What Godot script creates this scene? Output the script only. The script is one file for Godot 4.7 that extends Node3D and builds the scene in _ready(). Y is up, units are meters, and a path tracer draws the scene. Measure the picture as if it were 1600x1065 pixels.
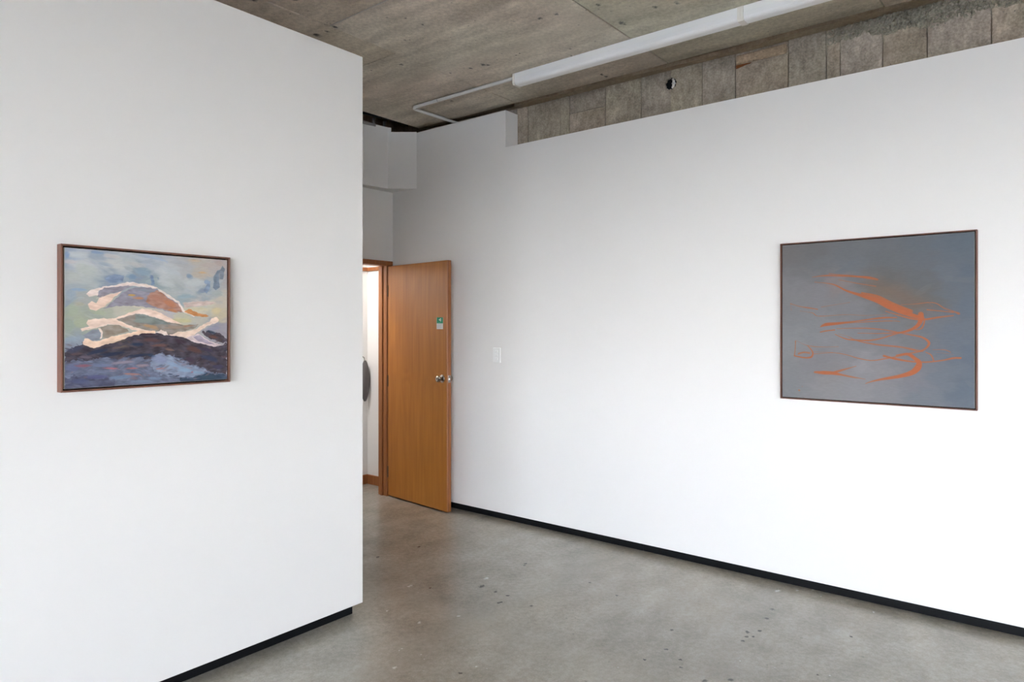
extends Node3D
# A white gallery room with a raw concrete ceiling: x runs towards the long wall on the right, -z towards the far door.

const RIGHT := 4.16          # face of the long white wall
const BEHIND := 4.313        # face of the raw concrete above it
const LEFT := -2.89          # face of the white partition on the left
const FAR := -4.73           # wall that holds the door
const TOP := 3.255           # underside of the slab
const WINDOWS := -9.0        # inner face of the window wall, far to the left of the camera
const SILL := 0.85
const HEAD := 2.9
const SIDE := [[-0.9, 0.7], [2.0, 5.4], [5.6, 9.0], [9.2, 12.6]]      # window openings, along z; the first added to light the walls
const BACK := 13.2            # wall behind the camera

var M := {}
var taken := {}

# ---------------------------------------------------------------- camera, sky, exposure
func set_view():
	var cam := Camera3D.new()
	cam.name = "camera"
	cam.projection = Camera3D.PROJECTION_FRUSTUM
	cam.near = 0.05
	cam.far = 200.0
	var focal := 1076.03       # in pixels of the 1600 x 1065 frame
	cam.size = 0.05 * 1065.0 / focal
	cam.frustum_offset = Vector2(0, -0.05 * 22.0 / focal)
	cam.position = Vector3(0, 1.51, 0)
	cam.rotation_degrees = Vector3(0, -51.1725, 0)
	add_child(cam)
	cam.current = true
	var env := Environment.new()
	env.background_mode = Environment.BG_SKY
	var sky := Sky.new()
	var air := ProceduralSkyMaterial.new()
	air.sky_top_color = Color(0.64, 0.75, 0.92)
	air.sky_horizon_color = Color(0.933, 0.948, 0.973)
	air.sky_curve = 0.25
	air.ground_horizon_color = Color(0.60, 0.59, 0.57)
	air.ground_bottom_color = Color(0.44, 0.43, 0.42)
	air.sun_angle_max = 0.0
	sky.sky_material = air
	env.sky = sky
	env.background_energy_multiplier = 1.0
	env.tonemap_mode = Environment.TONE_MAPPER_LINEAR
	env.tonemap_exposure = 48.0
	env.sdfgi_enabled = true
	env.ssao_enabled = true
	env.ssil_enabled = true
	# the sun stands behind the building: it reaches the street below the windows, not the room
	var sun := DirectionalLight3D.new()
	sun.name = "sun"
	sun.light_energy = 0.35
	sun.light_color = Color(1.0, 0.95, 0.88)
	sun.light_angular_distance = 0.5
	sun.shadow_enabled = true
	add_child(sun)
	sun.look_at_from_position(Vector3(20, 26, -8), Vector3.ZERO)
	var we := WorldEnvironment.new()
	we.name = "environment"
	we.environment = env
	add_child(we)

# ---------------------------------------------------------------- shapes
class Shape:
	var st := SurfaceTool.new()
	var off := Vector3.ZERO      # the thing's own base, taken off every vertex
	var uvs := false
	func _init(o := Vector3.ZERO):
		off = o
		st.begin(Mesh.PRIMITIVE_TRIANGLES)
	func vert(p: Vector3, n: Vector3, uv: Vector2):
		st.set_normal(n)
		st.set_uv(uv)
		st.add_vertex(p - off)
	func flat_uv(p: Vector3, n: Vector3) -> Vector2:
		var a := n.abs()
		if a.y >= a.x and a.y >= a.z:
			return Vector2(p.x, p.z)
		if a.x >= a.z:
			return Vector2(p.z, -p.y)
		return Vector2(p.x, -p.y)
	func tri(a: Vector3, b: Vector3, c: Vector3, n: Vector3):
		if (b - a).cross(c - a).dot(n) > 0.0:
			var k := b
			b = c
			c = k
		for p in [a, b, c]:
			vert(p, n, flat_uv(p, n))
	func quad(a: Vector3, b: Vector3, c: Vector3, d: Vector3, n: Vector3):
		tri(a, b, c, n)
		tri(a, c, d, n)
	func box(lo: Vector3, hi: Vector3, bev := 0.0):
		var c := (lo + hi) / 2
		var h := (hi - lo) / 2
		var b: float = minf(bev, minf(h.x, minf(h.y, h.z)) * 0.45)
		for ax in 3:
			var u := (ax + 1) % 3
			var v := (ax + 2) % 3
			for s in [-1.0, 1.0]:
				var n := Vector3.ZERO
				n[ax] = s
				var q := []
				for k in [[-1, -1], [1, -1], [1, 1], [-1, 1]]:
					var p := c
					p[ax] += s * h[ax]
					p[u] += k[0] * (h[u] - b)
					p[v] += k[1] * (h[v] - b)
					q.append(p)
				quad(q[0], q[1], q[2], q[3], n)
		if b <= 0.0:
			return
		for ax in 3:
			var u := (ax + 1) % 3
			var v := (ax + 2) % 3
			for su in [-1.0, 1.0]:
				for sv in [-1.0, 1.0]:
					var q := []
					for k in [[-1, 0], [1, 0], [1, 1], [-1, 1]]:
						var p := c
						p[ax] += k[0] * (h[ax] - b)
						p[u] += su * (h[u] - (b if k[1] == 1 else 0.0))
						p[v] += sv * (h[v] - (0.0 if k[1] == 1 else b))
						q.append(p)
					var n := Vector3.ZERO
					n[u] = su
					n[v] = sv
					quad(q[0], q[1], q[2], q[3], n.normalized())
		for sx in [-1.0, 1.0]:
			for sy in [-1.0, 1.0]:
				for sz in [-1.0, 1.0]:
					var s := Vector3(sx, sy, sz)
					var e := c + s * h
					tri(e - Vector3(0, sy, sz) * b, e - Vector3(sx, 0, sz) * b, e - Vector3(sx, sy, 0) * b, s.normalized())
	func put(axis: String, p: Vector2, t: float) -> Vector3:
		if axis == "x":
			return Vector3(t, p.y, p.x)
		if axis == "y":
			return Vector3(p.x, t, p.y)
		return Vector3(p.x, p.y, t)
	func extrude(axis: String, outline: Array, a: float, b: float):
		var poly := PackedVector2Array()
		for p in outline:
			poly.append(p)
		var area := 0.0
		for i in poly.size():
			area += poly[i].cross(poly[(i + 1) % poly.size()])
		if area < 0:
			poly.reverse()
		var idx := Geometry2D.triangulate_polygon(poly)
		var up := put(axis, Vector2.ZERO, 1.0)
		for i in range(0, idx.size(), 3):
			tri(put(axis, poly[idx[i]], b), put(axis, poly[idx[i + 1]], b), put(axis, poly[idx[i + 2]], b), up * signf(b - a))
			tri(put(axis, poly[idx[i]], a), put(axis, poly[idx[i + 1]], a), put(axis, poly[idx[i + 2]], a), -up * signf(b - a))
		for i in poly.size():
			var p := poly[i]
			var q := poly[(i + 1) % poly.size()]
			if p.distance_to(q) < 1e-6:
				continue
			var n := put(axis, Vector2((q - p).y, -(q - p).x).normalized(), 0.0)
			quad(put(axis, p, a), put(axis, q, a), put(axis, q, b), put(axis, p, b), n)
	func tube(path: Array, r: float, seg := 12):
		var rings := []
		for i in path.size():
			var d: Vector3 = (path[mini(i + 1, path.size() - 1)] - path[maxi(i - 1, 0)]).normalized()
			var u := d.cross(Vector3.UP if absf(d.y) < 0.9 else Vector3.RIGHT).normalized()
			var v := d.cross(u)
			var ring := []
			for k in seg:
				var n := u * cos(TAU * k / seg) + v * sin(TAU * k / seg)
				ring.append([path[i] + n * r, n])
			rings.append(ring)
		for i in rings.size() - 1:
			for k in seg:
				smooth_quad(rings[i][k], rings[i][(k + 1) % seg], rings[i + 1][(k + 1) % seg], rings[i + 1][k])
		for e in [0, rings.size() - 1]:
			var d: Vector3 = (path[0] - path[1]).normalized() if e == 0 else (path[-1] - path[-2]).normalized()
			for k in seg:
				tri(path[e], rings[e][k][0], rings[e][(k + 1) % seg][0], d)
	func smooth_quad(a, b, c, d):
		for t in [[a, b, c], [a, c, d]]:
			var n: Vector3 = t[0][1] + t[1][1] + t[2][1]
			var o: Array = t if (t[1][0] - t[0][0]).cross(t[2][0] - t[0][0]).dot(n) <= 0 else [t[0], t[2], t[1]]
			for p in o:
				vert(p[0], p[1], flat_uv(p[0], p[1]))
	func lathe(at: Vector3, axis: Vector3, profile: Array, seg := 28):   # profile: [distance along, radius]
		var u := axis.cross(Vector3.UP if absf(axis.y) < 0.9 else Vector3.RIGHT).normalized()
		var v := axis.cross(u)
		for i in profile.size() - 1:
			var p: Vector2 = profile[i]
			var q: Vector2 = profile[i + 1]
			var t := (q - p).normalized()
			for k in seg:
				var c := []
				for w in [[p, k], [p, k + 1], [q, k + 1], [q, k]]:
					var r := u * cos(TAU * w[1] / seg) + v * sin(TAU * w[1] / seg)
					c.append([at + axis * w[0].x + r * w[0].y, (r * t.x - axis * t.y).normalized()])
				smooth_quad(c[0], c[1], c[2], c[3])
	func done() -> ArrayMesh:
		return st.commit()

func numbered(called: String) -> String:
	var n: int = taken.get(called, 0)
	taken[called] = n + 1
	return called if n == 0 else "%s_%03d" % [called, n]

func obj(called: String, s: Shape, m: Material, parent: Node = self) -> MeshInstance3D:
	var o := MeshInstance3D.new()
	o.name = numbered(called) if parent == self else called
	o.mesh = s.done()
	o.material_override = m
	parent.add_child(o, true)
	if parent == self:
		o.position = s.off
	return o

func thing(called: String, at: Vector3) -> Node3D:
	var o := Node3D.new()
	o.name = numbered(called)
	o.position = at
	add_child(o, true)
	return o

func tag(o: Node, label: String, category: String, group := "", kind := ""):
	o.set_meta("label", label)
	o.set_meta("category", category)
	if group:
		o.set_meta("group", group)
	if kind:
		o.set_meta("kind", kind)

func boxes(list: Array, bev := 0.0, off := Vector3.ZERO) -> Shape:
	var s := Shape.new(off)
	for b in list:
		s.box(b[0], b[1], bev)
	return s

# ---------------------------------------------------------------- computed textures
func noise_bytes(n: int, cycles: float, octaves: int, seed_: int, sx := 1, sy := 1, kind := FastNoiseLite.TYPE_SIMPLEX_SMOOTH) -> PackedByteArray:
	var f := FastNoiseLite.new()
	f.seed = seed_
	f.noise_type = kind
	f.frequency = cycles / n
	f.fractal_octaves = octaves
	f.fractal_type = FastNoiseLite.FRACTAL_FBM if octaves > 1 else FastNoiseLite.FRACTAL_NONE
	var im := f.get_seamless_image(n / sx, n / sy)
	im.convert(Image.FORMAT_L8)
	im.resize(n, n, Image.INTERPOLATE_CUBIC)
	return im.get_data()

func texture_of(im: Image) -> ImageTexture:
	im.generate_mipmaps()
	return ImageTexture.create_from_image(im)

func relief(n: int, layers: Array, strength: float) -> ImageTexture:
	var d := PackedByteArray()
	d.resize(n * n)
	for i in n * n:
		var v := 0.0
		for l in layers:
			v += l[0][i] * l[1]
		d[i] = clampi(int(v), 0, 255)
	var im := Image.create_from_data(n, n, false, Image.FORMAT_L8, d)
	im.bump_map_to_normal_map(strength)
	return texture_of(im)

# cement skin: blotches, streaks, grain, air holes, and the stains listed (x, z, radius, tone) where the room has them
func cement(n: int, seed_: int, dark: Color, light: Color, tint: Color, marks: Array, x0: float, z0: float, span: float, stretch: Vector2i, pits: int, mix: Array, pit_cover: float, mark_cover: float) -> Array:
	var a := noise_bytes(n, 5, 4, seed_)
	var b := noise_bytes(n, 22, 3, seed_ + 1)
	var c := noise_bytes(n, n / 4.0, 2, seed_ + 2)
	var e := noise_bytes(n, 30, 4, seed_ + 3, stretch.x, stretch.y)
	var t := noise_bytes(n, 3, 2, seed_ + 4)
	var g := noise_bytes(n, n / 14.0, 2, seed_ + 5)
	var out := PackedByteArray()
	out.resize(n * n * 3)
	var rough := PackedByteArray()
	rough.resize(n * n)
	for i in n * n:
		var v: float = 0.5 + ((a[i] - 127) * mix[0] + (b[i] - 127) * mix[1] + (c[i] - 127) * mix[2] + (e[i] - 127) * mix[3] + (g[i] - 127) * mix[4]) * 0.001
		v = clampf(v, 0.0, 1.0)
		var k: float = clampf((t[i] - 110) / 90.0, 0.0, 1.0) * 0.5
		out[i * 3] = int((dark.r + (light.r - dark.r) * v) * (1.0 + (tint.r - 1.0) * k) * 255)
		out[i * 3 + 1] = int((dark.g + (light.g - dark.g) * v) * (1.0 + (tint.g - 1.0) * k) * 255)
		out[i * 3 + 2] = int((dark.b + (light.b - dark.b) * v) * (1.0 + (tint.b - 1.0) * k) * 255)
		rough[i] = clampi(int(126 + (b[i] - 127) * 0.06 + (e[i] - 127) * 0.08), 0, 255)
	var rng := RandomNumberGenerator.new()
	rng.seed = seed_
	for p in pits:
		spot(out, n, rng.randf() * n, rng.randf() * n, rng.randf_range(0.7, 2.6), rng.randf_range(0.26, 0.42), rng, pit_cover)
	for m in marks:
		var r: float = m[2] / span * n
		if r < 4.0:
			spot(out, n, (m[0] - x0) / span * n, (m[1] - z0) / span * n, r, m[3], rng, minf(0.85, mark_cover * 1.3))
		else:                                         # a larger stain is a cluster of small blots
			for k in 9:
				var ang := rng.randf() * TAU
				var far := rng.randf() * r * 0.8
				spot(out, n, (m[0] - x0) / span * n + cos(ang) * far, (m[1] - z0) / span * n + sin(ang) * far * 0.6, r * rng.randf_range(0.2, 0.6), m[3], rng, mark_cover * rng.randf_range(0.4, 1.0))
	var im := Image.create_from_data(n, n, false, Image.FORMAT_RGB8, out)
	var ri := Image.create_from_data(n, n, false, Image.FORMAT_L8, rough)
	return [texture_of(im), texture_of(ri), relief(n, [[c, 0.35], [b, 0.35], [e, 0.3]], 1.5)]

# one ragged stain, chip or air hole
func spot(out: PackedByteArray, n: int, cx: float, cy: float, r: float, tone: float, rng: RandomNumberGenerator, cover: float):
	var ph := rng.randf() * TAU
	var sq := rng.randf_range(0.55, 1.0)
	var turn := rng.randf() * PI
	var ct := cos(turn)
	var sn := sin(turn)
	var reach := int(ceil(r * 1.5)) + 1
	for dy in range(-reach, reach + 1):
		for dx in range(-reach, reach + 1):
			var ax := ct * dx + sn * dy
			var ay := (ct * dy - sn * dx) / sq
			var d := sqrt(ax * ax + ay * ay)
			var ang := atan2(ay, ax)
			var edge := r * (1.0 + 0.22 * sin(3 * ang + ph) + 0.13 * sin(7 * ang + 2 * ph))
			if d > edge:
				continue
			var i := (posmod(int(cy) + dy, n) * n + posmod(int(cx) + dx, n)) * 3
			var w := cover * (0.6 + 0.4 * clampf((edge - d), 0.0, 1.0))
			for k in 3:
				out[i + k] = int(lerpf(out[i + k], tone * 255, w))

func wood(n: int, seed_: int, dark: Color, light: Color, rings: float) -> ImageTexture:
	var a := noise_bytes(n, 10, 3, seed_, 1, 16)
	var b := noise_bytes(n, 60, 2, seed_ + 1, 1, 16)
	var c := noise_bytes(n, 3, 2, seed_ + 2, 1, 3)
	var e := noise_bytes(n, 40, 1, seed_ + 3, 1, 8)
	var out := PackedByteArray()
	out.resize(n * n * 3)
	for i in n * n:
		var x := float(i % n) / n
		var g := sin((x * rings + c[i] / 255.0 * 3.0) * TAU) * 0.5 + 0.5
		var v := clampf(0.20 + g * 0.18 + (a[i] / 255.0) * 0.42 + (b[i] / 255.0 - 0.5) * 0.30 + (e[i] / 255.0 - 0.5) * 0.16, 0.0, 1.0)
		out[i * 3] = int(lerpf(dark.r, light.r, v) * 255)
		out[i * 3 + 1] = int(lerpf(dark.g, light.g, v) * 255)
		out[i * 3 + 2] = int(lerpf(dark.b, light.b, v) * 255)
	return texture_of(Image.create_from_data(n, n, false, Image.FORMAT_RGB8, out))

# ---------------------------------------------------------------- oil paint on canvas
class Paint:
	var w: int
	var h: int
	var c: PackedFloat32Array
	var wob := FastNoiseLite.new()
	var hair := FastNoiseLite.new()
	var rng := RandomNumberGenerator.new()
	func _init(w_: int, h_: int, seed_: int):
		w = w_
		h = h_
		rng.seed = seed_
		wob.seed = seed_
		wob.frequency = 0.02
		wob.fractal_octaves = 2
		hair.seed = seed_ + 5
		hair.frequency = 0.05
		hair.fractal_octaves = 2
	func ground(points: Array, sharp: float):        # colours laid in and worked into each other
		var im := Image.create(w / 8, h / 8, false, Image.FORMAT_RGBF)
		for y in im.get_height():
			for x in im.get_width():
				var u := (x + 0.5) / im.get_width() + wob.get_noise_2d(x * 3, y * 6) * 0.05
				var v := (y + 0.5) / im.get_height() + wob.get_noise_2d(x * 3 + 500, y * 6) * 0.05
				var s := 0.0
				var col := Vector3.ZERO
				for p in points:
					var k: float = 1.0 / pow((u - p[0]) * (u - p[0]) + (v - p[1]) * (v - p[1]) + 0.0006, sharp)
					s += k
					col += Vector3(p[2].r, p[2].g, p[2].b) * k
				col /= s
				im.set_pixel(x, y, Color(col.x, col.y, col.z))
		im.resize(w, h, Image.INTERPOLATE_CUBIC)
		c = im.get_data().to_float32_array()
	func at(x: int, y: int) -> Color:
		var i := (clampi(y, 0, h - 1) * w + clampi(x, 0, w - 1)) * 3
		return Color(c[i], c[i + 1], c[i + 2])
	func blend(x: int, y: int, col: Color, a: float):
		if x < 0 or y < 0 or x >= w or y >= h:
			return
		var i := (y * w + x) * 3
		c[i] += (col.r - c[i]) * a
		c[i + 1] += (col.g - c[i + 1]) * a
		c[i + 2] += (col.b - c[i + 2]) * a
	func dab(x: float, y: float, long: float, thick: float, turn: float, col: Color, a: float):
		var ct := cos(turn)
		var sn := sin(turn)
		var r := int(long) + 1
		var off := rng.randf() * 1000.0
		for dy in range(-int(absf(sn) * long + thick) - 1, int(absf(sn) * long + thick) + 2):
			for dx in range(-r, r + 1):
				var u := (ct * dx + sn * dy) / long
				var v := (ct * dy - sn * dx) / thick
				var d := u * u + v * v
				if d < 1.0:
					blend(int(x) + dx, int(y) + dy, col, a * minf(1.0, (1.0 - d) * 2.5) * (0.75 + 0.5 * hair.get_noise_2d(off, v * thick * 8.0)))
	func dabs(count: int, y0: float, y1: float, long: float, jitter: float, a: float, palette := []):
		for k in count:
			var x := rng.randf() * w
			var y := (y0 + rng.randf() * (y1 - y0)) * h
			var col := at(int(x + rng.randf_range(-14, 14)), int(y + rng.randf_range(-9, 9)))
			if palette.size() > 0 and rng.randf() < 0.45:
				col = col.lerp(palette[rng.randi() % palette.size()], 0.55)
			var j := rng.randf_range(-jitter, jitter)
			col = Color(col.r + j + rng.randf_range(-jitter, jitter) * 0.4, col.g + j, col.b + j + rng.randf_range(-jitter, jitter) * 0.4)
			var turn := wob.get_noise_2d(x * 0.3, y * 0.3) * 1.3
			dab(x, y, long * rng.randf_range(0.4, 1.3), long * rng.randf_range(0.14, 0.3), turn, col, a)
	func touches(list: Array):                       # brush marks that can be told apart: u, v, length, thickness, slant, colour
		for m in list:
			for k in 5:
				var j := rng.randf_range(-0.03, 0.03)
				var col: Color = m[5]
				dab(m[0] * w + rng.randf_range(-0.25, 0.25) * m[2] * w, m[1] * h + rng.randf_range(-0.35, 0.35) * m[3] * w, m[2] * w * rng.randf_range(0.5, 0.95), maxf(2.0, m[3] * w * rng.randf_range(0.35, 0.8)), m[4] + rng.randf_range(-0.15, 0.15), Color(col.r + j, col.g + j, col.b + j), 0.62)
	func patch(flat: Array, col: Color, rough: float):
		var poly := PackedVector2Array()
		for i in range(0, flat.size(), 2):
			poly.append(Vector2(flat[i] * w, flat[i + 1] * h))
		var lo := poly[0]
		var hi := poly[0]
		for p in poly:
			lo = lo.min(p)
			hi = hi.max(p)
		for y in range(maxi(0, int(lo.y) - 4), mini(h, int(hi.y) + 5)):
			for x in range(maxi(0, int(lo.x) - 4), mini(w, int(hi.x) + 5)):
				var q := Vector2(x + wob.get_noise_2d(x * 1.3, y * 1.3) * rough, y + wob.get_noise_2d(x * 1.3 + 900, y * 1.3) * rough)
				if Geometry2D.is_point_in_polygon(q, poly):
					var k := hair.get_noise_2d(x * 0.3 + y * 0.4, y * 1.3 - x * 0.25) * 0.035 + wob.get_noise_2d(x * 0.8, y * 1.5) * 0.07
					blend(x, y, Color(col.r + k, col.g + k * 1.1, col.b + k * 1.2), 0.93)
	func stroke(flat: Array, col: Color, a: float):
		var pts := []
		for i in range(0, flat.size(), 3):
			pts.append(Vector3(flat[i] * w, flat[i + 1] * h, flat[i + 2] * w * 1.25))
		var off := rng.randf() * 500
		for i in pts.size() - 1:
			var p0: Vector3 = pts[maxi(i - 1, 0)]
			var p1: Vector3 = pts[i]
			var p2: Vector3 = pts[i + 1]
			var p3: Vector3 = pts[mini(i + 2, pts.size() - 1)]
			var steps := int(ceil(Vector2(p1.x - p2.x, p1.y - p2.y).length() / 1.6)) + 1
			for s in steps:
				var q := p1.cubic_interpolate(p2, p0, p3, float(s) / steps)
				var r := maxf(q.z * 0.5, 1.3)
				for dy in range(-int(r) - 1, int(r) + 2):
					for dx in range(-int(r) - 1, int(r) + 2):
						var d := sqrt(dx * dx + dy * dy)
						if d < r + 0.5:
							var dry := 0.65 + 0.7 * hair.get_noise_2d(off + dy * 3.0 + dx * 0.5, (i + float(s) / steps) * 6.0)
							blend(int(q.x) + dx, int(q.y) + dy, col, clampf(a * 0.5 * dry * minf(1.0, r + 0.5 - d), 0.0, 1.0))
	func image(gain: float) -> Image:
		var weave := FastNoiseLite.new()
		weave.frequency = 0.4
		for y in h:
			for x in w:
				var i := (y * w + x) * 3
				var k := gain * (1.0 + weave.get_noise_2d(x, y) * 0.02 + hair.get_noise_2d(x * 0.5, y * 2.0) * 0.02)
				c[i] = clampf(c[i] * k, 0.0, 1.0)
				c[i + 1] = clampf(c[i + 1] * k, 0.0, 1.0)
				c[i + 2] = clampf(c[i + 2] * k, 0.0, 1.0)
		var im := Image.create_from_data(w, h, false, Image.FORMAT_RGBF, c.to_byte_array())
		im.convert(Image.FORMAT_RGB8)
		return im

func landscape_painting() -> Image:
	var p := Paint.new(840, 700, 11)
	p.ground([[0.020, 0.074, Color8(160, 171, 185)], [0.080, 0.103, Color8(193, 195, 195)], [0.205, 0.021, Color8(159, 168, 180)], [0.278, 0.086, Color8(194, 195, 191)], [0.115, 0.206, Color8(181, 186, 183)], [0.354, 0.141, Color8(177, 183, 184)], [0.250, 0.197, Color8(144, 153, 166)], [0.471, 0.044, Color8(172, 178, 185)], [0.412, 0.161, Color8(139, 150, 160)], [0.491, 0.218, Color8(148, 159, 163)], [0.573, 0.137, Color8(190, 193, 193)], [0.700, 0.076, Color8(179, 178, 178)], [0.811, 0.053, Color8(187, 180, 171)], [0.822, 0.132, Color8(189, 177, 162)], [0.925, 0.070, Color8(183, 173, 168)], [0.755, 0.215, Color8(187, 189, 187)], [0.913, 0.206, Color8(169, 174, 176)], [0.972, 0.162, Color8(175, 169, 165)], [0.647, 0.260, Color8(176, 180, 178)], [0.811, 0.305, Color8(159, 167, 171)], [0.700, 0.336, Color8(158, 169, 173)], [0.055, 0.314, Color8(166, 173, 177)], [0.029, 0.223, Color8(178, 181, 177)], [0.020, 0.408, Color8(149, 159, 168)], [0.055, 0.453, Color8(168, 173, 155)], [0.115, 0.522, Color8(166, 169, 151)], [0.029, 0.569, Color8(160, 166, 155)], [0.080, 0.371, Color8(171, 171, 165)], [0.205, 0.450, Color8(175, 176, 158)], [0.142, 0.475, Color8(161, 165, 153)], [0.316, 0.411, Color8(192, 187, 171)], [0.491, 0.444, Color8(193, 185, 170)], [0.700, 0.498, Color8(194, 189, 164)], [0.867, 0.396, Color8(201, 196, 173)], [0.972, 0.366, Color8(198, 187, 171)], [0.811, 0.358, Color8(200, 191, 181)], [0.948, 0.461, Color8(197, 185, 158)], [0.594, 0.467, Color8(189, 183, 183)], [0.046, 0.661, Color8(150, 158, 168)], [0.012, 0.706, Color8(136, 143, 154)], [0.902, 0.556, Color8(154, 152, 162)], [0.984, 0.570, Color8(161, 155, 161)], [0.811, 0.530, Color8(187, 181, 169)]], 2.6)
	p.dabs(220, 0.0, 0.75, 46, 0.03, 0.5, [Color8(196, 198, 196), Color8(158, 166, 178), Color8(186, 188, 184)])
	p.touches([[0.062, 0.045, 0.080, 0.025, 0.00, Color8(192, 196, 196)], [0.032, 0.099, 0.044, 0.019, 0.00, Color8(198, 192, 190)], [0.013, 0.050, 0.018, 0.035, 0.00, Color8(140, 160, 190)], [0.179, 0.017, 0.053, 0.012, 0.10, Color8(140, 158, 184)], [0.252, 0.037, 0.062, 0.019, 0.10, Color8(196, 192, 188)], [0.370, 0.025, 0.142, 0.019, 0.15, Color8(178, 184, 188)], [0.116, 0.144, 0.097, 0.044, 0.10, Color8(186, 190, 184)], [0.404, 0.088, 0.080, 0.022, 0.20, Color8(188, 186, 182)], [0.220, 0.104, 0.053, 0.016, 0.20, Color8(160, 170, 180)], [0.493, 0.025, 0.106, 0.011, 0.15, Color8(160, 174, 192)], [0.439, 0.140, 0.062, 0.034, 0.10, Color8(140, 158, 172)], [0.370, 0.178, 0.035, 0.035, 0.00, Color8(128, 150, 172)], [0.261, 0.207, 0.049, 0.031, 0.00, Color8(128, 146, 172)], [0.493, 0.181, 0.012, 0.027, 0.00, Color8(112, 130, 158)], [0.533, 0.184, 0.007, 0.014, 0.00, Color8(124, 138, 156)], [0.611, 0.116, 0.097, 0.027, 0.35, Color8(190, 194, 196)], [0.584, 0.209, 0.080, 0.035, 0.30, Color8(186, 190, 188)], [0.678, 0.042, 0.071, 0.018, 0.10, Color8(176, 178, 182)], [0.775, 0.021, 0.053, 0.011, 0.00, Color8(196, 176, 150)], [0.824, 0.117, 0.035, 0.011, 0.00, Color8(202, 170, 132)], [0.855, 0.050, 0.071, 0.027, 0.00, Color8(188, 176, 168)], [0.937, 0.031, 0.044, 0.027, 0.30, Color8(184, 168, 160)], [0.765, 0.198, 0.097, 0.035, 0.00, Color8(186, 190, 188)], [0.735, 0.153, 0.027, 0.023, 0.00, Color8(140, 156, 176)], [0.855, 0.192, 0.023, 0.023, 0.00, Color8(142, 160, 184)], [0.916, 0.164, 0.018, 0.053, 0.20, Color8(118, 132, 142)], [0.968, 0.101, 0.012, 0.044, 0.10, Color8(128, 136, 140)], [0.834, 0.264, 0.053, 0.025, -0.30, Color8(140, 152, 168)], [0.716, 0.316, 0.080, 0.019, -0.10, Color8(150, 168, 176)], [0.926, 0.284, 0.053, 0.027, 0.00, Color8(170, 176, 172)], [0.047, 0.200, 0.053, 0.035, 0.00, Color8(182, 186, 180)], [0.032, 0.335, 0.035, 0.044, 0.00, Color8(152, 164, 174)], [0.078, 0.291, 0.053, 0.016, 0.00, Color8(152, 170, 190)], [0.039, 0.437, 0.044, 0.053, 0.00, Color8(166, 174, 152)], [0.085, 0.519, 0.053, 0.044, 0.00, Color8(168, 174, 148)], [0.024, 0.560, 0.035, 0.053, 0.00, Color8(160, 170, 156)], [0.078, 0.395, 0.035, 0.018, 0.00, Color8(172, 168, 150)], [0.179, 0.455, 0.053, 0.022, 0.20, Color8(170, 176, 150)], [0.032, 0.652, 0.053, 0.027, 0.00, Color8(148, 160, 172)], [0.439, 0.405, 0.106, 0.014, 0.10, Color8(206, 196, 172)], [0.370, 0.440, 0.080, 0.012, -0.20, Color8(196, 192, 168)], [0.584, 0.469, 0.088, 0.014, 0.40, Color8(200, 186, 182)], [0.678, 0.508, 0.097, 0.018, 0.10, Color8(202, 194, 150)], [0.775, 0.419, 0.106, 0.027, 0.00, Color8(206, 196, 164)], [0.926, 0.428, 0.044, 0.027, 0.00, Color8(206, 190, 150)], [0.855, 0.370, 0.080, 0.012, -0.05, Color8(214, 194, 178)], [0.906, 0.572, 0.062, 0.021, 0.00, Color8(152, 150, 166)]])
	p.dabs(520, 0.0, 0.7, 20, 0.03, 0.45, [])
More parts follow.
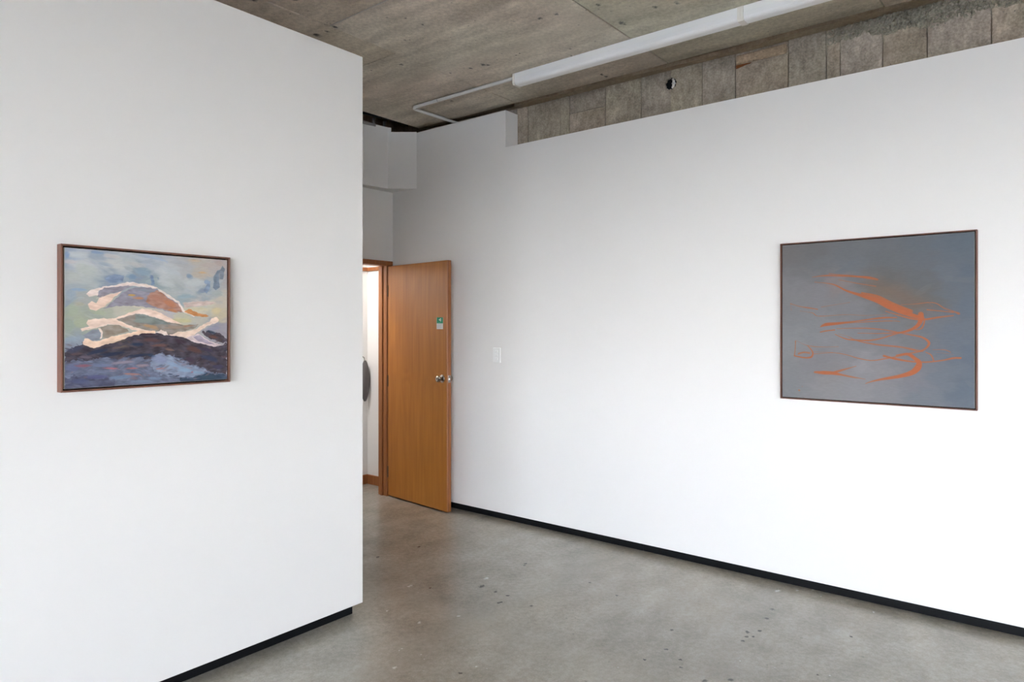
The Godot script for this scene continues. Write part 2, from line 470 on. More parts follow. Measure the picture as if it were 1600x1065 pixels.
	var shapes := [
		[[-0.005, 0.763, 0.016, 0.724, 0.050, 0.698, 0.093, 0.674, 0.142, 0.675, 0.223, 0.676, 0.316, 0.636, 0.392, 0.612, 0.512, 0.604, 0.594, 0.627, 0.657, 0.621, 0.755, 0.642, 0.856, 0.690, 0.960, 0.722, 0.999, 0.693, 0.999, 1.096, -0.005, 1.009], Color8(66, 59, 68)],
		[[0.822, 0.603, 0.856, 0.594, 0.902, 0.613, 0.948, 0.611, 0.984, 0.658, 0.999, 0.693, 0.948, 0.692, 0.890, 0.657, 0.833, 0.634], Color8(74, 64, 70)],
		[[-0.005, 0.815, 0.046, 0.788, 0.115, 0.803, 0.205, 0.777, 0.269, 0.798, 0.354, 0.789, 0.432, 0.786, 0.481, 0.813, 0.522, 0.777, 0.552, 0.757, 0.615, 0.781, 0.700, 0.823, 0.755, 0.865, 0.822, 0.901, 0.902, 0.930, 0.999, 0.959, 0.999, 1.096, -0.005, 1.009], Color8(110, 116, 136)],
		[[0.481, 0.820, 0.532, 0.765, 0.594, 0.780, 0.668, 0.815, 0.744, 0.864, 0.799, 0.900, 0.856, 0.923, 0.766, 0.964, 0.657, 0.957, 0.552, 0.931, 0.491, 0.883], Color8(138, 148, 168)],
		[[0.668, 0.964, 0.722, 0.977, 0.788, 0.959, 0.856, 0.943, 0.937, 0.951, 0.999, 0.969, 0.999, 1.096, 0.700, 1.070], Color8(56, 72, 90)],
		[[-0.005, 0.912, 0.080, 0.906, 0.186, 0.931, 0.278, 0.949, 0.260, 1.032, -0.005, 1.009], Color8(84, 86, 106)],
		[[0.250, 0.383, 0.316, 0.304, 0.392, 0.259, 0.512, 0.257, 0.594, 0.327, 0.666, 0.376, 0.695, 0.446, 0.594, 0.439, 0.512, 0.418, 0.392, 0.399, 0.278, 0.406, 0.205, 0.426], Color8(146, 140, 152)],
		[[0.481, 0.300, 0.532, 0.273, 0.594, 0.333, 0.666, 0.382, 0.692, 0.442, 0.594, 0.431, 0.512, 0.406, 0.451, 0.370], Color8(178, 132, 112)],
		[[0.173, 0.318, 0.205, 0.271, 0.278, 0.261, 0.354, 0.233, 0.402, 0.230, 0.316, 0.292, 0.250, 0.311, 0.195, 0.345, 0.173, 0.338], Color8(150, 142, 150)],
		[[0.115, 0.320, 0.137, 0.294, 0.205, 0.265, 0.269, 0.251, 0.344, 0.222, 0.392, 0.225, 0.471, 0.234, 0.532, 0.254, 0.512, 0.262, 0.412, 0.251, 0.354, 0.248, 0.278, 0.262, 0.214, 0.273, 0.182, 0.298, 0.174, 0.332, 0.131, 0.340], Color8(236, 216, 204)],
		[[0.124, 0.395, 0.144, 0.373, 0.167, 0.391, 0.185, 0.346, 0.232, 0.324, 0.320, 0.292, 0.278, 0.330, 0.246, 0.377, 0.205, 0.416, 0.167, 0.443, 0.135, 0.430], Color8(240, 208, 188)],
		[[0.527, 0.254, 0.552, 0.273, 0.615, 0.320, 0.670, 0.363, 0.698, 0.427, 0.777, 0.467, 0.766, 0.478, 0.689, 0.442, 0.659, 0.373, 0.604, 0.333, 0.542, 0.285], Color8(232, 216, 206)],
		[[0.692, 0.368, 0.766, 0.357, 0.856, 0.346, 0.925, 0.357, 0.856, 0.383, 0.766, 0.396, 0.700, 0.401], Color8(208, 186, 176)],
		[[0.696, 0.440, 0.733, 0.415, 0.788, 0.444, 0.873, 0.468, 0.844, 0.479, 0.766, 0.470], Color8(202, 136, 84)],
		[[0.278, 0.503, 0.392, 0.464, 0.451, 0.463, 0.552, 0.500, 0.679, 0.544, 0.799, 0.541, 0.766, 0.572, 0.657, 0.606, 0.599, 0.623, 0.563, 0.585, 0.512, 0.597, 0.432, 0.577, 0.354, 0.547], Color8(146, 134, 124)],
		[[0.392, 0.464, 0.451, 0.460, 0.552, 0.500, 0.615, 0.537, 0.491, 0.544, 0.392, 0.520], Color8(132, 140, 136)],
		[[0.114, 0.536, 0.124, 0.508, 0.186, 0.498, 0.269, 0.499, 0.354, 0.454, 0.432, 0.420, 0.491, 0.425, 0.552, 0.453, 0.615, 0.495, 0.684, 0.537, 0.615, 0.531, 0.532, 0.496, 0.451, 0.465, 0.392, 0.463, 0.280, 0.504, 0.354, 0.551, 0.432, 0.579, 0.514, 0.592, 0.514, 0.612, 0.432, 0.604, 0.354, 0.571, 0.297, 0.547, 0.232, 0.545, 0.186, 0.564, 0.142, 0.576, 0.091, 0.592, 0.084, 0.576, 0.131, 0.555], Color8(242, 214, 196)],
		[[0.191, 0.571, 0.223, 0.550, 0.297, 0.548, 0.339, 0.576, 0.354, 0.596, 0.278, 0.620, 0.203, 0.650, 0.208, 0.607], Color8(152, 138, 124)],
		[[0.093, 0.621, 0.142, 0.583, 0.182, 0.575, 0.200, 0.616, 0.186, 0.654, 0.146, 0.661, 0.115, 0.644], Color8(144, 148, 158)],
		[[0.179, 0.569, 0.194, 0.571, 0.208, 0.607, 0.194, 0.650, 0.186, 0.649, 0.197, 0.610], Color8(236, 214, 200)],
		[[0.093, 0.674, 0.101, 0.648, 0.117, 0.644, 0.155, 0.663, 0.195, 0.657, 0.250, 0.631, 0.316, 0.618, 0.392, 0.596, 0.514, 0.589, 0.514, 0.607, 0.432, 0.611, 0.354, 0.636, 0.297, 0.666, 0.232, 0.691, 0.177, 0.706, 0.155, 0.720, 0.124, 0.702, 0.094, 0.688], Color8(244, 210, 182)],
		[[0.516, 0.602, 0.552, 0.582, 0.581, 0.597, 0.600, 0.628, 0.563, 0.620], Color8(236, 216, 206)],
		[[0.599, 0.626, 0.657, 0.603, 0.744, 0.591, 0.783, 0.575, 0.844, 0.532, 0.881, 0.511, 0.893, 0.487, 0.923, 0.478, 0.941, 0.497, 0.932, 0.524, 0.867, 0.546, 0.813, 0.586, 0.766, 0.625, 0.720, 0.650, 0.668, 0.637], Color8(240, 214, 194)],
		[[0.713, 0.648, 0.794, 0.617, 0.867, 0.674, 0.963, 0.717, 0.902, 0.726, 0.811, 0.697, 0.749, 0.677], Color8(226, 206, 204)],
		[[0.760, 0.638, 0.805, 0.629, 0.867, 0.682, 0.913, 0.705, 0.856, 0.701, 0.794, 0.678], Color8(166, 152, 166)],
		[[0.896, 0.234, 0.908, 0.166, 0.925, 0.091, 0.951, 0.079, 0.939, 0.164, 0.946, 0.231, 0.919, 0.253], Color8(120, 132, 146)],
		[[0.943, 0.164, 0.951, 0.075, 0.967, 0.043, 0.984, 0.079, 0.972, 0.162], Color8(128, 136, 146)],
		[[0.833, 0.264, 0.862, 0.196, 0.881, 0.179, 0.879, 0.235, 0.856, 0.287], Color8(134, 150, 172)],
		[[0.223, 0.199, 0.269, 0.169, 0.325, 0.173, 0.320, 0.222, 0.241, 0.236], Color8(132, 148, 172)],
		[[0.486, 0.193, 0.504, 0.180, 0.512, 0.229, 0.491, 0.236], Color8(120, 140, 165)]]
	for k in 6:
		p.patch(shapes[k][0], shapes[k][1], 14.0)
	p.dabs(240, 0.66, 0.88, 20, 0.03, 0.7, [Color8(36, 42, 60), Color8(96, 72, 68), Color8(124, 88, 74), Color8(84, 70, 82)])
	p.dabs(260, 0.80, 1.0, 18, 0.03, 0.6, [Color8(98, 84, 96), Color8(128, 146, 172), Color8(160, 108, 102), Color8(146, 142, 160)])
	p.touches([[0.047, 0.724, 0.062, 0.021, -0.30, Color8(70, 72, 92)], [0.179, 0.739, 0.071, 0.016, -0.20, Color8(44, 54, 76)], [0.370, 0.625, 0.080, 0.009, -0.20, Color8(40, 44, 66)], [0.457, 0.615, 0.071, 0.009, 0.00, Color8(70, 52, 58)], [0.302, 0.668, 0.053, 0.012, -0.20, Color8(92, 84, 80)], [0.404, 0.692, 0.044, 0.016, 0.00, Color8(46, 58, 80)], [0.493, 0.660, 0.080, 0.019, 0.10, Color8(96, 70, 70)], [0.547, 0.706, 0.071, 0.014, 0.10, Color8(112, 80, 72)], [0.630, 0.628, 0.053, 0.012, 0.10, Color8(40, 44, 66)], [0.678, 0.675, 0.053, 0.018, 0.30, Color8(70, 56, 66)], [0.755, 0.746, 0.071, 0.021, 0.30, Color8(98, 70, 66)], [0.855, 0.749, 0.071, 0.018, 0.20, Color8(70, 62, 80)], [0.875, 0.821, 0.080, 0.021, 0.30, Color8(56, 62, 86)], [0.937, 0.896, 0.053, 0.021, 0.20, Color8(66, 62, 84)], [0.735, 0.827, 0.053, 0.021, 0.40, Color8(74, 60, 74)], [0.252, 0.763, 0.106, 0.012, -0.25, Color8(40, 50, 72)], [0.404, 0.779, 0.088, 0.012, -0.10, Color8(44, 54, 76)], [0.493, 0.783, 0.044, 0.014, 0.20, Color8(48, 62, 84)], [0.070, 0.756, 0.044, 0.011, 0.00, Color8(92, 76, 78)], [0.319, 0.711, 0.062, 0.009, -0.20, Color8(104, 92, 86)], [0.116, 0.778, 0.053, 0.012, 0.00, Color8(110, 100, 110)], [0.602, 0.742, 0.044, 0.009, 0.30, Color8(130, 104, 92)], [0.885, 0.607, 0.053, 0.012, 0.20, Color8(48, 58, 74)], [0.906, 0.643, 0.044, 0.011, 0.30, Color8(104, 70, 62)], [0.047, 0.848, 0.053, 0.027, 0.00, Color8(104, 108, 138)], [0.101, 0.840, 0.053, 0.012, 0.00, Color8(142, 96, 108)], [0.196, 0.845, 0.071, 0.018, 0.10, Color8(112, 122, 148)], [0.319, 0.830, 0.080, 0.012, 0.00, Color8(150, 140, 152)], [0.252, 0.869, 0.053, 0.007, 0.10, Color8(186, 112, 118)], [0.370, 0.876, 0.044, 0.007, 0.00, Color8(176, 108, 110)], [0.370, 0.920, 0.062, 0.009, 0.10, Color8(168, 116, 104)], [0.439, 0.858, 0.053, 0.012, 0.00, Color8(150, 132, 138)], [0.302, 0.937, 0.080, 0.016, 0.00, Color8(116, 134, 160)], [0.179, 0.929, 0.080, 0.019, 0.10, Color8(92, 94, 128)], [0.078, 0.953, 0.080, 0.021, 0.00, Color8(84, 90, 120)], [0.422, 0.978, 0.097, 0.014, 0.00, Color8(116, 130, 152)], [0.547, 0.819, 0.062, 0.035, 0.30, Color8(140, 148, 176)], [0.630, 0.857, 0.071, 0.027, 0.30, Color8(140, 158, 184)], [0.706, 0.907, 0.062, 0.018, 0.20, Color8(140, 164, 190)], [0.804, 0.936, 0.062, 0.011, 0.10, Color8(128, 152, 176)], [0.547, 0.886, 0.044, 0.009, 0.00, Color8(164, 126, 128)], [0.611, 0.935, 0.023, 0.005, 0.20, Color8(52, 60, 80)], [0.658, 0.950, 0.018, 0.005, 0.00, Color8(50, 54, 74)], [0.755, 0.927, 0.011, 0.004, 0.00, Color8(170, 100, 110)], [0.511, 0.962, 0.053, 0.012, 0.00, Color8(124, 142, 168)], [0.855, 0.975, 0.080, 0.018, 0.00, Color8(58, 76, 90)], [0.716, 0.988, 0.053, 0.011, 0.00, Color8(60, 72, 92)]])
	p.dabs(420, 0.66, 1.0, 13, 0.035, 0.5, [])
	for k in range(6, shapes.size()):
		p.patch(shapes[k][0], shapes[k][1], 4.0)
		if k == 15:
			p.touches([[0.370, 0.320, 0.027, 0.009, 0.00, Color8(204, 160, 92)], [0.413, 0.340, 0.044, 0.011, 0.00, Color8(190, 140, 110)], [0.529, 0.335, 0.071, 0.027, 0.30, Color8(176, 128, 108)], [0.611, 0.378, 0.053, 0.023, 0.50, Color8(190, 128, 96)], [0.302, 0.366, 0.053, 0.016, -0.20, Color8(148, 142, 152)], [0.457, 0.283, 0.071, 0.014, 0.10, Color8(136, 142, 150)], [0.630, 0.434, 0.053, 0.011, 0.40, Color8(196, 132, 90)], [0.439, 0.516, 0.080, 0.021, 0.00, Color8(140, 148, 140)], [0.493, 0.560, 0.071, 0.014, 0.20, Color8(178, 140, 104)], [0.640, 0.565, 0.080, 0.012, 0.00, Color8(158, 136, 120)], [0.726, 0.554, 0.053, 0.009, -0.10, Color8(170, 132, 108)]])
			p.dabs(220, 0.28, 0.62, 12, 0.03, 0.35, [])
	p.dabs(110, 0.02, 0.6, 12, 0.035, 0.3, [])
	return p.image(1.02)

func orange_painting() -> Image:
	var p := Paint.new(960, 905, 23)
	p.ground([[0.038, 0.047, Color8(120, 117, 116)], [0.049, 0.326, Color8(137, 135, 136)], [0.049, 0.643, Color8(142, 142, 143)], [0.038, 0.960, Color8(136, 136, 137)], [0.218, 0.060, Color8(115, 114, 114)], [0.218, 0.147, Color8(119, 120, 122)], [0.218, 0.332, Color8(137, 134, 136)], [0.218, 0.529, Color8(137, 137, 139)], [0.272, 0.603, Color8(140, 139, 141)], [0.218, 0.776, Color8(135, 132, 134)], [0.272, 0.921, Color8(144, 141, 142)], [0.379, 0.048, Color8(116, 118, 120)], [0.379, 0.168, Color8(116, 120, 125)], [0.326, 0.262, Color8(143, 133, 131)], [0.389, 0.397, Color8(135, 133, 135)], [0.430, 0.601, Color8(134, 133, 136)], [0.389, 0.722, Color8(137, 134, 136)], [0.451, 0.768, Color8(150, 146, 148)], [0.410, 0.937, Color8(145, 142, 144)], [0.551, 0.026, Color8(114, 116, 119)], [0.571, 0.132, Color8(112, 114, 116)], [0.591, 0.250, Color8(109, 108, 107)], [0.571, 0.308, Color8(122, 113, 106)], [0.649, 0.345, Color8(118, 111, 107)], [0.706, 0.404, Color8(113, 107, 103)], [0.551, 0.506, Color8(124, 125, 128)], [0.571, 0.646, Color8(130, 129, 132)], [0.551, 0.787, Color8(144, 140, 142)], [0.581, 0.949, Color8(138, 136, 139)], [0.725, 0.017, Color8(109, 114, 119)], [0.771, 0.157, Color8(110, 113, 118)], [0.743, 0.269, Color8(109, 110, 111)], [0.799, 0.372, Color8(110, 108, 106)], [0.817, 0.530, Color8(116, 119, 125)], [0.687, 0.599, Color8(123, 123, 126)], [0.725, 0.872, Color8(129, 128, 133)], [0.771, 0.971, Color8(121, 125, 131)], [0.862, 0.073, Color8(107, 114, 122)], [0.871, 0.219, Color8(112, 117, 124)], [0.889, 0.353, Color8(109, 114, 120)], [0.889, 0.574, Color8(111, 117, 126)], [0.862, 0.820, Color8(116, 121, 129)], [0.959, 0.048, Color8(103, 112, 121)], [0.976, 0.224, Color8(101, 110, 120)], [0.976, 0.410, Color8(105, 113, 123)], [0.976, 0.683, Color8(104, 113, 124)], [0.976, 0.902, Color8(105, 114, 124)]], 1.6)
	p.dabs(420, 0.0, 1.0, 46, 0.010, 0.35, [])
	p.dabs(60, 0.1, 0.9, 60, 0.012, 0.3, [Color8(140, 132, 130), Color8(112, 116, 120)])
	for k in 26:                                    # the brown worked into the grey beside the heaviest line
		p.dab(960 * (0.50 + 0.011 * k), 905 * (0.27 + 0.0055 * k + 0.03 * sin(k * 2.1)), 80, 44, 0.5, Color8(130, 108, 92), 0.09)
	for s in [
		[0.85, [0.176, 0.216, 0.0030, 0.251, 0.210, 0.0080, 0.347, 0.218, 0.0060, 0.430, 0.226, 0.0080, 0.491, 0.236, 0.0120, 0.537, 0.250, 0.0080]],
		[0.8, [0.272, 0.199, 0.0030, 0.326, 0.209, 0.0050, 0.410, 0.221, 0.0070, 0.491, 0.236, 0.0060]],
		[0.9, [0.190, 0.250, 0.0030, 0.294, 0.268, 0.0060, 0.368, 0.310, 0.0090, 0.451, 0.344, 0.0150, 0.532, 0.377, 0.0220, 0.591, 0.413, 0.0240, 0.668, 0.452, 0.0220, 0.725, 0.475, 0.0160, 0.755, 0.480, 0.0120]],
		[0.5, [0.451, 0.329, 0.0100, 0.532, 0.353, 0.0160, 0.610, 0.402, 0.0200, 0.706, 0.447, 0.0160]],
		[0.7, [0.326, 0.240, 0.0030, 0.410, 0.263, 0.0050, 0.527, 0.290, 0.0040]],
		[0.6, [0.049, 0.385, 0.0030, 0.054, 0.430, 0.0030]],
		[0.8, [0.049, 0.385, 0.0050, 0.106, 0.406, 0.0060, 0.163, 0.417, 0.0070, 0.209, 0.425, 0.0050]],
		[0.55, [0.229, 0.411, 0.0030, 0.305, 0.398, 0.0030, 0.389, 0.385, 0.0030]],
		[0.55, [0.106, 0.434, 0.0030, 0.176, 0.447, 0.0040, 0.218, 0.469, 0.0040, 0.368, 0.461, 0.0040, 0.471, 0.468, 0.0040, 0.581, 0.464, 0.0030]],
		[0.95, [0.223, 0.539, 0.0030, 0.251, 0.524, 0.0150, 0.326, 0.516, 0.0120, 0.410, 0.505, 0.0070, 0.491, 0.492, 0.0070, 0.571, 0.482, 0.0090, 0.634, 0.483, 0.0040]],
		[0.8, [0.368, 0.515, 0.0030, 0.491, 0.506, 0.0050, 0.610, 0.502, 0.0050, 0.649, 0.507, 0.0030]],
		[0.9, [0.223, 0.571, 0.0060, 0.251, 0.564, 0.0070, 0.305, 0.557, 0.0060]],
		[0.8, [0.315, 0.549, 0.0030, 0.451, 0.546, 0.0050, 0.551, 0.553, 0.0050, 0.630, 0.569, 0.0060, 0.687, 0.582, 0.0070, 0.753, 0.598, 0.0080, 0.786, 0.622, 0.0100, 0.788, 0.645, 0.0100, 0.762, 0.675, 0.0080, 0.706, 0.694, 0.0070, 0.630, 0.717, 0.0060, 0.571, 0.732, 0.0050, 0.502, 0.744, 0.0050, 0.430, 0.732, 0.0050, 0.368, 0.713, 0.0040, 0.294, 0.702, 0.0030, 0.185, 0.713, 0.0030]],
		[0.95, [0.430, 0.577, 0.0030, 0.551, 0.578, 0.0050, 0.649, 0.572, 0.0080, 0.706, 0.553, 0.0120, 0.739, 0.525, 0.0160, 0.751, 0.494, 0.0200, 0.751, 0.462, 0.0220]],
		[0.85, [0.760, 0.468, 0.0060, 0.768, 0.507, 0.0060, 0.755, 0.546, 0.0070, 0.725, 0.555, 0.0050]],
		[0.85, [0.673, 0.567, 0.0080, 0.620, 0.583, 0.0070, 0.551, 0.609, 0.0070, 0.491, 0.621, 0.0080, 0.430, 0.620, 0.0070, 0.368, 0.614, 0.0060, 0.305, 0.585, 0.0030]],
		[0.7, [0.326, 0.583, 0.0030, 0.379, 0.599, 0.0040, 0.430, 0.625, 0.0050, 0.532, 0.647, 0.0070, 0.649, 0.659, 0.0070, 0.725, 0.676, 0.0080, 0.762, 0.682, 0.0060]],
		[0.9, [0.576, 0.443, 0.0040, 0.649, 0.470, 0.0070, 0.715, 0.490, 0.0080, 0.771, 0.494, 0.0080, 0.835, 0.483, 0.0080, 0.906, 0.473, 0.0050]],
		[0.8, [0.654, 0.405, 0.0030, 0.725, 0.402, 0.0040, 0.790, 0.395, 0.0040, 0.826, 0.402, 0.0040, 0.862, 0.430, 0.0060, 0.906, 0.450, 0.0070, 0.931, 0.463, 0.0100]],
		[0.8, [0.780, 0.437, 0.0050, 0.853, 0.447, 0.0050, 0.906, 0.455, 0.0060]],
		[0.5, [0.790, 0.401, 0.0030, 0.808, 0.418, 0.0030]],
		[0.9, [0.566, 0.714, 0.0100, 0.610, 0.727, 0.0100, 0.668, 0.739, 0.0080, 0.725, 0.745, 0.0070, 0.790, 0.744, 0.0070, 0.853, 0.733, 0.0070, 0.906, 0.718, 0.0090, 0.940, 0.716, 0.0080]],
		[1.0, [0.630, 0.710, 0.0060, 0.687, 0.702, 0.0140, 0.720, 0.724, 0.0160, 0.742, 0.748, 0.0200, 0.736, 0.780, 0.0261, 0.706, 0.811, 0.0220, 0.649, 0.834, 0.0160, 0.571, 0.854, 0.0120, 0.512, 0.871, 0.0070, 0.471, 0.888, 0.0030]],
		[0.8, [0.776, 0.688, 0.0050, 0.801, 0.704, 0.0060, 0.813, 0.738, 0.0050]],
		[0.6, [0.808, 0.672, 0.0030, 0.862, 0.671, 0.0040, 0.893, 0.685, 0.0040]],
		[0.45, [0.826, 0.687, 0.0020, 0.880, 0.694, 0.0030, 0.906, 0.698, 0.0020]],
		[1.0, [0.190, 0.830, 0.0090, 0.240, 0.832, 0.0170, 0.294, 0.832, 0.0160, 0.347, 0.841, 0.0090, 0.410, 0.853, 0.0070, 0.471, 0.861, 0.0030]],
		[0.9, [0.294, 0.829, 0.0100, 0.347, 0.810, 0.0090, 0.389, 0.794, 0.0050, 0.422, 0.782, 0.0030]],
		[0.85, [0.079, 0.630, 0.0050, 0.077, 0.680, 0.0050, 0.072, 0.726, 0.0060]],
		[0.85, [0.072, 0.728, 0.0060, 0.129, 0.738, 0.0080, 0.171, 0.733, 0.0090, 0.180, 0.705, 0.0070, 0.165, 0.678, 0.0060, 0.149, 0.661, 0.0040]],
		[0.7, [0.095, 0.715, 0.0060, 0.129, 0.704, 0.0080, 0.163, 0.708, 0.0070]],
		[0.6, [0.084, 0.627, 0.0030, 0.140, 0.656, 0.0040, 0.218, 0.667, 0.0040, 0.326, 0.663, 0.0030]],
		[0.45, [0.095, 0.705, 0.0030, 0.196, 0.699, 0.0030, 0.294, 0.700, 0.0030]],
		[1.0, [0.098, 0.952, 0.0080, 0.104, 0.953, 0.0090]],
		[0.9, [0.118, 0.927, 0.0040, 0.120, 0.926, 0.0040]]]:
		p.stroke(s[1], Color8(186, 106, 68), minf(1.0, s[0] * 1.1))
	return p.image(0.92)

func door_notice() -> Image:
	var im := Image.create(160, 176, false, Image.FORMAT_RGB8)
	im.fill(Color8(222, 224, 222))
	im.fill_rect(Rect2i(4, 0, 152, 90), Color8(34, 140, 100))
	for y in 90:                                    # the white mark on the green half: a triangle with an open middle and a tail
		for x in 160:
			var u := (x - 84.0) / 34.0
			var v := (y - 36.0) / 26.0
			var inside := u > -1.0 and u < 0.75 and absf(v) < (u + 1.0) * 0.57
			var hole := u > -0.35 and u < 0.42 and absf(v) < (u + 0.35) * 0.55
			if inside and not hole:
				im.set_pixel(x, y, Color8(228, 240, 234))
	for k in 3:
		im.fill_rect(Rect2i(24, 70 + k * 6, 110 - k * 22, 2), Color8(120, 190, 160))
	for k in 8:
		im.fill_rect(Rect2i(16, 100 + k * 8, 126 - (k * 37) % 30, 3), Color8(178, 182, 182))
	return im

# ---------------------------------------------------------------- materials
func mat(color: Color, rough: float, spec := 0.5) -> StandardMaterial3D:
	var m := StandardMaterial3D.new()
	m.albedo_color = color
	m.roughness = rough
	m.metallic_specular = spec
	return m

func textured(tex: Array, span: float, x0: float, z0: float, color: Color, rough: float, bump: float) -> StandardMaterial3D:
	var m := mat(color, rough)
	m.albedo_texture = tex[0]
	m.uv1_scale = Vector3(1.0 / span, 1.0 / span, 1)
	m.uv1_offset = Vector3(-x0 / span, -z0 / span, 0)
	if bump > 0.0:
		m.normal_enabled = true
		m.normal_texture = tex[2]
		m.normal_scale = bump
	return m

